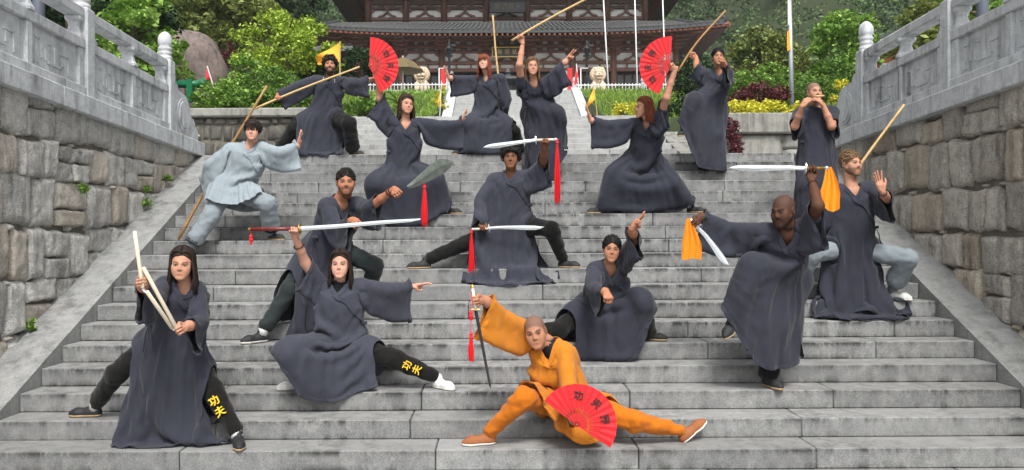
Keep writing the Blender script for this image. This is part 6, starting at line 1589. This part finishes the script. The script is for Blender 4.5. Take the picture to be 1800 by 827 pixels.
def blade_mesh(base, tip, prof, curve, thick=.005, nrm=Vector((0,-1,0))):
    """prof: (t, edge offset, spine offset) in metres; curve bows the whole blade"""
    d = (tip-base); L = d.length; d = d.normalized(); v = nrm.cross(d).normalized(); n_ = d.cross(v); mb = MB(); vs = []
    for t, e, s_ in prof:
        c = base + d*L*t + v*curve*math.sin(math.pi*.5*t)**2
        mid = c + v*(e+s_)/2; vs += [c + v*e, mid + n_*thick*(1-.6*t), c + v*s_, mid - n_*thick*(1-.6*t)]
    k = len(prof); return mb.add(vs, [(i*4+a, i*4+(a+1)%4, (i+1)*4+(a+1)%4, (i+1)*4+a) for i in range(k-1) for a in range(4)] + [(3,2,1,0), (k*4-4,k*4-3,k*4-2,k*4-1)])
DAO = [(0,-.014,.014),(.2,-.017,.015),(.45,-.023,.016),(.68,-.031,.017),(.82,-.033,.012),(.92,-.026,.000),(.98,-.012,-.006),(1,-.006,-.004)]
def tassel(par, top, L, n=36, spread=.02, mat='tass', seed=1, knot=True):
    r_ = random.Random(seed); m = MB()
    for i in range(n):
        a = r_.uniform(0,6.28); q = r_.random()**.5*spread; e = Vector((math.cos(a)*q, math.sin(a)*q, 0)); l = L*r_.uniform(.9,1.03)
        m.tube([top, top + e*.6 - UZ*l*.25, top + e*1.0 - UZ*l*.65 + Vector((r_.uniform(-.006,.006),0,0)), top + e*1.1 - UZ*l], [.003,.004,.0035,.002], 4)
    o = m.build('tassel', M[mat], par)
    if knot: MB().lathe(top - UZ*.045, [(.010,0),(.016,.012),(.012,.03),(.016,.04),(.005,.055)], 8).build('knot', M[mat], o)
    return o
def hanging_cloth(par, top, L, w0, w1, mat, seed=0, dirx=1.0):
    m = MB(); n_u, n_v = 14, 16; vs = []
    for j in range(n_v+1):
        t = j/n_v
        for i in range(n_u+1):
            u = i/n_u-.5; wd_ = w0 + (w1-w0)*min(1, t*1.6)
            vs.append(top + Vector((u*wd_ + dirx*.02*t + .008*math.sin(t*5+seed), math.sin(u*19+seed+t*1.5)*.018*min(1, t*2+.3), -L*t*(1-.12*abs(u)*(seed % 3)) - .015*math.sin(u*7+seed)*t)))
    m.add(vs, [(j*(n_u+1)+i, j*(n_u+1)+i+1, (j+1)*(n_u+1)+i+1, (j+1)*(n_u+1)+i) for j in range(n_v) for i in range(n_u)]); return m.build('cloth', mat, par, smooth=True, sub=1)
def sabre(label, key, ph, pg, pt, Y, Yt, curve, tail, grip='ivory', cat='sword', L=None, prof=DAO, bm='blade', sc=1.0):
    """ph pommel, pg guard, pt tip in photo pixels; the grip passes through the hand"""
    A, G_ = thru(key, ph, pg, Y); off_ = A - W(*ph, Y); T = W(*pt, Yt) + off_*1.0; t = thing('sabre', label, cat, A, 'sabres')
    d = (G_-A).normalized(); MB().tube([A, A.lerp(G_,.5), G_], [.013,.0125,.014], 10).build('grip', M[grip], t, smooth=True)
    MB().tube([A - d*.02, A, A + d*.01], [.014,.02,.014], 10).build('pommel', M['silver'], t, smooth=True)
    e = (T-G_).normalized(); s_ = Vector((0,-1,0)).cross(e).normalized()
    MB().tube([G_ - e*.004, G_ + e*.005], [.045,.045], 16, flat=.62, up=s_).build('guard', M['silver'], t)
    blade_mesh(G_ + e*.004, T, [(a, b*sc, c*sc) for a, b, c in prof], curve).build('blade', M[bm], t)
    if tail == 'red':
        tassel(t, A - d*.02, .62, 60, .03, seed=len(label))
    elif tail: hanging_cloth(t, A - d*.015 + Vector((0,-.01,.01)), tail, .045, .16, M['ocloth'], len(label), .3)
    return t
sabre('curved sabre with orange cloth in the bald man\'s lowered hand', 'eL', (1216,388), (1228,401), (1293,458), GRIPS['eL'].y, GRIPS['eL'].y-.32, -.05, .34)
sabre('curved sabre with orange cloth raised above the bald man\'s head', 'eR', (1452,297), (1416,297), (1281,289), GRIPS['eR'].y, GRIPS['eR'].y+.05, .04, .33, 'brass')
sabre('curved sabre with red tassel raised overhead by the central young man', 'pR', (976,247), (942,248), (848,257), GRIPS['pR'].y, GRIPS['pR'].y, .03, 'red')
sabre('curved sabre with red tassel held low by the central young man', 'pL', (832,404), (860,402), (957,392), GRIPS['pL'].y, GRIPS['pL'].y-.1, -.035, 'red')
# long single-edged sword
A, G_ = thru('bL', (441,397.5), (527,396), GRIPS['bL'].y); t = thing('long_sword', 'long slightly curved sword with red brown handle held level over woman\'s head', 'sword', A, 'sabres'); T = W(739,387,GRIPS['bL'].y) + (A-W(441,397.5,GRIPS['bL'].y))
MB().tube([A, A.lerp(G_,.5), G_], [.0165,.015,.016], 12).build('grip', M['lacq'], t, smooth=True); e = (T-G_).normalized()
MB().tube([A - e*.02, A], [.013,.0165], 10).build('pommel', M['brass'], t); MB().tube([G_ - e*.004, G_ + e*.004], .042, 18).build('guard', M['brass'], t)
for q in (.25,.5,.75): MB().tube([A.lerp(G_,q)-e*.006, A.lerp(G_,q)+e*.006], .0175, 10).build('grip_band', M['lacq'], t)
blade_mesh(G_ + e*.004, T, [(0,-.016,.016),(.3,-.017,.015),(.7,-.017,.013),(.92,-.015,.009),(1,-.002,.008)], .03, .004).build('blade', M['blade'], t)
tassel(t, A - UZ*.05, .07, 14, .01, seed=5); MB().tube([A, A - UZ*.05], .003, 5).build('cord', M['tass'], t)
# monk's straight sword
A, G_ = thru('cL', (830,505), (836,546), GRIPS['cL'].y); t = thing('straight_sword', 'thin dark straight sword pointing down from the monk\'s raised hand', 'sword', A, 'sabres'); T = W(862,683,GRIPS['cL'].y) + (A-W(830,505,GRIPS['cL'].y))
MB().tube([A, G_], [.011,.013], 10).build('grip', M['ivory'], t, smooth=True); e = (T-G_).normalized(); MB().tube([A-e*.02, A], [.010,.018], 10).build('pommel', M['brass'], t)
MB().tube([G_ - Vector((.03,0,-.006)), G_ + Vector((.03,0,.006))], .009, 8).build('guard', M['brass'], t)
blade_mesh(G_, T, [(0,-.012,.012),(.6,-.010,.010),(.95,-.008,.008),(1,-.001,.001)], .0, .004).build('blade', M['ebony'], t)
k1 = A + Vector((-.01,-.03,-.26)); MB().tube([A, A+Vector((-.012,-.03,-.12)), k1, k1 - UZ*.06], .0028, 5).build('cord', M['tass'], t); tassel(t, k1+UZ*.09, .06, 16, .012, seed=8); tassel(t, k1 - UZ*.06, .2, 40, .018, seed=9)
# crescent polearm
A, B = thru('iR', (606,416), (708,333), 7.62, GRIPS['iR'].y-.05); t = thing('crescent_polearm', 'polearm with broad dark crescent blade and red tassel held out by man', 'polearm', A)
MB().tube([A, B], .017, 12).build('shaft', M['bamboo'], t, smooth=True); e = (B-A).normalized(); T = W(798,290,B.y) + (B-W(708,333,B.y))*.6
MB().lathe((0,0,0), [(.02,0),(.035,.01),(.03,.03),(.04,.045),(.022,.06)], 10).build('collar', M['silver'], t)
c_ = t.children[-1]; c_.data.transform(Matrix.Translation(Vector(B - Vector(t.location))) @ e.to_track_quat('Z','Y').to_matrix().to_4x4() @ Matrix.Translation(Vector(t.location)))
c_.data.update()
blade_mesh(B + e*.05, T, [(0,-.015,.015),(.12,-.03,.025),(.35,-.052,.04),(.6,-.075,.05),(.8,-.085,.042),(.92,-.07,.005),(1,-.03,-.04)], .07, .006).build('blade', M['bladed'], t)
q = W(745,322,B.y) + (B-W(708,333,B.y))*.6; MB().tube([q + Vector((-.02,0,.03)), q], .004, 6).build('ring', M['silver'], t); tassel(t, q, .37, 46, .022, seed=12)
# folding fans
def fan(label, key, a0, a1, Rr, chars, tilt=(0,0), dy=-.03, nr=15):
    p = GRIPS[key] + Vector((0,dy,0)); t = thing('folding_fan', label, 'fan', p, 'red folding fans')
    n = Vector((math.sin(R(tilt[0])), -1, math.sin(R(tilt[1])))).normalized(); ex = Vector((0,0,1)).cross(n)*-1; ex = (Vector((1,0,0)) - n*n.x).normalized(); ey = n.cross(ex).normalized()
    if ey.z < 0: ey = -ey
    pos = lambda a, r_, o=0: p + (ex*math.cos(R(a)) + ey*math.sin(R(a)))*r_ + n*o
    m = MB(); k = 2*nr; vs = []; rs_ = np.linspace(.40*Rr, Rr, 4)
    for i in range(k+1):
        a = a0+(a1-a0)*i/k
        for r_ in rs_: vs.append(pos(a, r_*(1 if i % 2 else .992), .004 if i % 2 else -.004))
    m.add(vs, [(i*4+j, (i+1)*4+j, (i+1)*4+j+1, i*4+j+1) for i in range(k) for j in range(3)]); m.build('leaf', M['fanp'], t)
    for i in range(nr+1):
        a = a0+(a1-a0)*i/nr; w_ = .006; L = Rr*.62 if 0 < i < nr else Rr*1.0; d = (pos(a,1)-p).normalized(); s_ = n.cross(d); mb = MB()
        q = []
        for r_, ww in ((-.02,.005),(.06,.008),(.3*Rr,.004),(.36*Rr,.009),(L,.006)):
            for sa, sb in ((-1,-1),(1,-1),(1,1),(-1,1)): q.append(p + d*r_ + s_*ww*sa + n*(.0018*sb - .002 + .004*((i % 2))))
        mb.add(q, [(u*4+v, u*4+(v+1)%4, (u+1)*4+(v+1)%4, (u+1)*4+v) for u in range(4) for v in range(4)] + [(3,2,1,0),(16,17,18,19)]); mb.build('rib', M['fanr'], t)
    MB().tube([p - n*.012, p + n*.012], .006, 8).build('rivet', M['brass'], t)
    for ch, a in chars:
        up = (pos(a,1)-p).normalized(); rt_ = up.cross(n); mt = Matrix((rt_, up, n)).transposed().to_4x4()
        text_mesh('character', ch, Rr*.25, .0008, pos(a, Rr*.70, .0075), mt, M['ink'], t, .022)
    return t
fan('open red fan with black characters raised at upper left', 'kL', 88, -68, .335, (('功', 38), ('夫', 2), ('扇', -36)), (8, 0))
fan('open red fan with black characters raised at upper right', 'nR', 86, 248, .335, (('扇', 143), ('夫', 182), ('功', 218)), (-6, 0))
fan('open red fan with black characters held low by the monk', 'cR', 143, -34, .275, (('功', 86), ('夫', 46), ('扇', 10)), (0, 6), -.05)
# small flute
gm = (GRIPS['gL'] + GRIPS['gR'])/2; hcg = PP['g']['Hc']; mo = hcg + PP['g']['Rm'] @ Vector((0,-.112,-.062))*1.03
t = thing('bamboo_flute', 'short bamboo flute at the lips of the man at upper right', 'flute', mo); MB().tube([mo + Vector((-.06,-.012,0)), mo + Vector((.06,-.012,.006))], .011, 10).build('tube', M['bamboo'], t, smooth=True)
# ------------------------------------------------------------------ small things worn
def bracelet(key, arm, q, mat, r=.036, bead=.0075):
    s_, SP, E_, Wr, A = PP[key]['arms'][arm]; c = Wr.lerp(E_, q); ax = (E_-Wr).normalized(); u = ax.orthogonal().normalized(); v = ax.cross(u); m = MB()
    for i in range(14):
        a = i*6.283/14; m.lathe(c + (u*math.cos(a)+v*math.sin(a))*r*PP[key]['S'] - UZ*bead, [(.002,0),(bead*.8,bead*.4),(bead,bead),(bead*.8,bead*1.6),(.002,bead*2)], 6)
    m.build('bracelet', M[mat], PP[key]['root'])
bracelet('b', 0, .32, 'beadb', .040); bracelet('i', 1, .12, 'beadb'); bracelet('i', 1, .2, 'beadb'); bracelet('m', 0, .08, 'strap', .032, .005); bracelet('f', 1, .1, 'strap', .034, .006); bracelet('e', 1, .1, 'beadb', .034, .006)
j_ = PP['j']; m = MB()
for i in range(40):
    a = i/39*2-1; c = j_['N'] + j_['r']*.085*math.sin(a*1.9) + j_['f']*(.09+.045*math.cos(a*1.6)) - j_['U']*(.02+.17*math.cos(a*1.57)); m.lathe(c, [(.002,-.006),(.006,-.003),(.0065,0),(.006,.003),(.002,.006)], 6)
m.build('prayer_beads', M['bead'], j_['root'])
def leg_text(key, leg, chars, sz):
    s_, hp, K, A_, Lg = PP[key]['legs'][leg]; d = (A_-K).normalized()
    for q, ch in chars:
        c = K.lerp(A_, q); n = Vector((0,-1,.12)); n = (n - d*n.dot(d)).normalized(); up = -d; rt_ = up.cross(n)
        text_mesh('embroidered_character', ch, sz, .006, c + n*.088*PP[key]['S'], Matrix((rt_, up, n)).transposed().to_4x4(), M['yel'], PP[key]['root'], .015)
leg_text('a', 1, ((.30,'功'),(.52,'夫')), .078); leg_text('b', 1, ((.28,'功'),(.5,'夫')), .075)
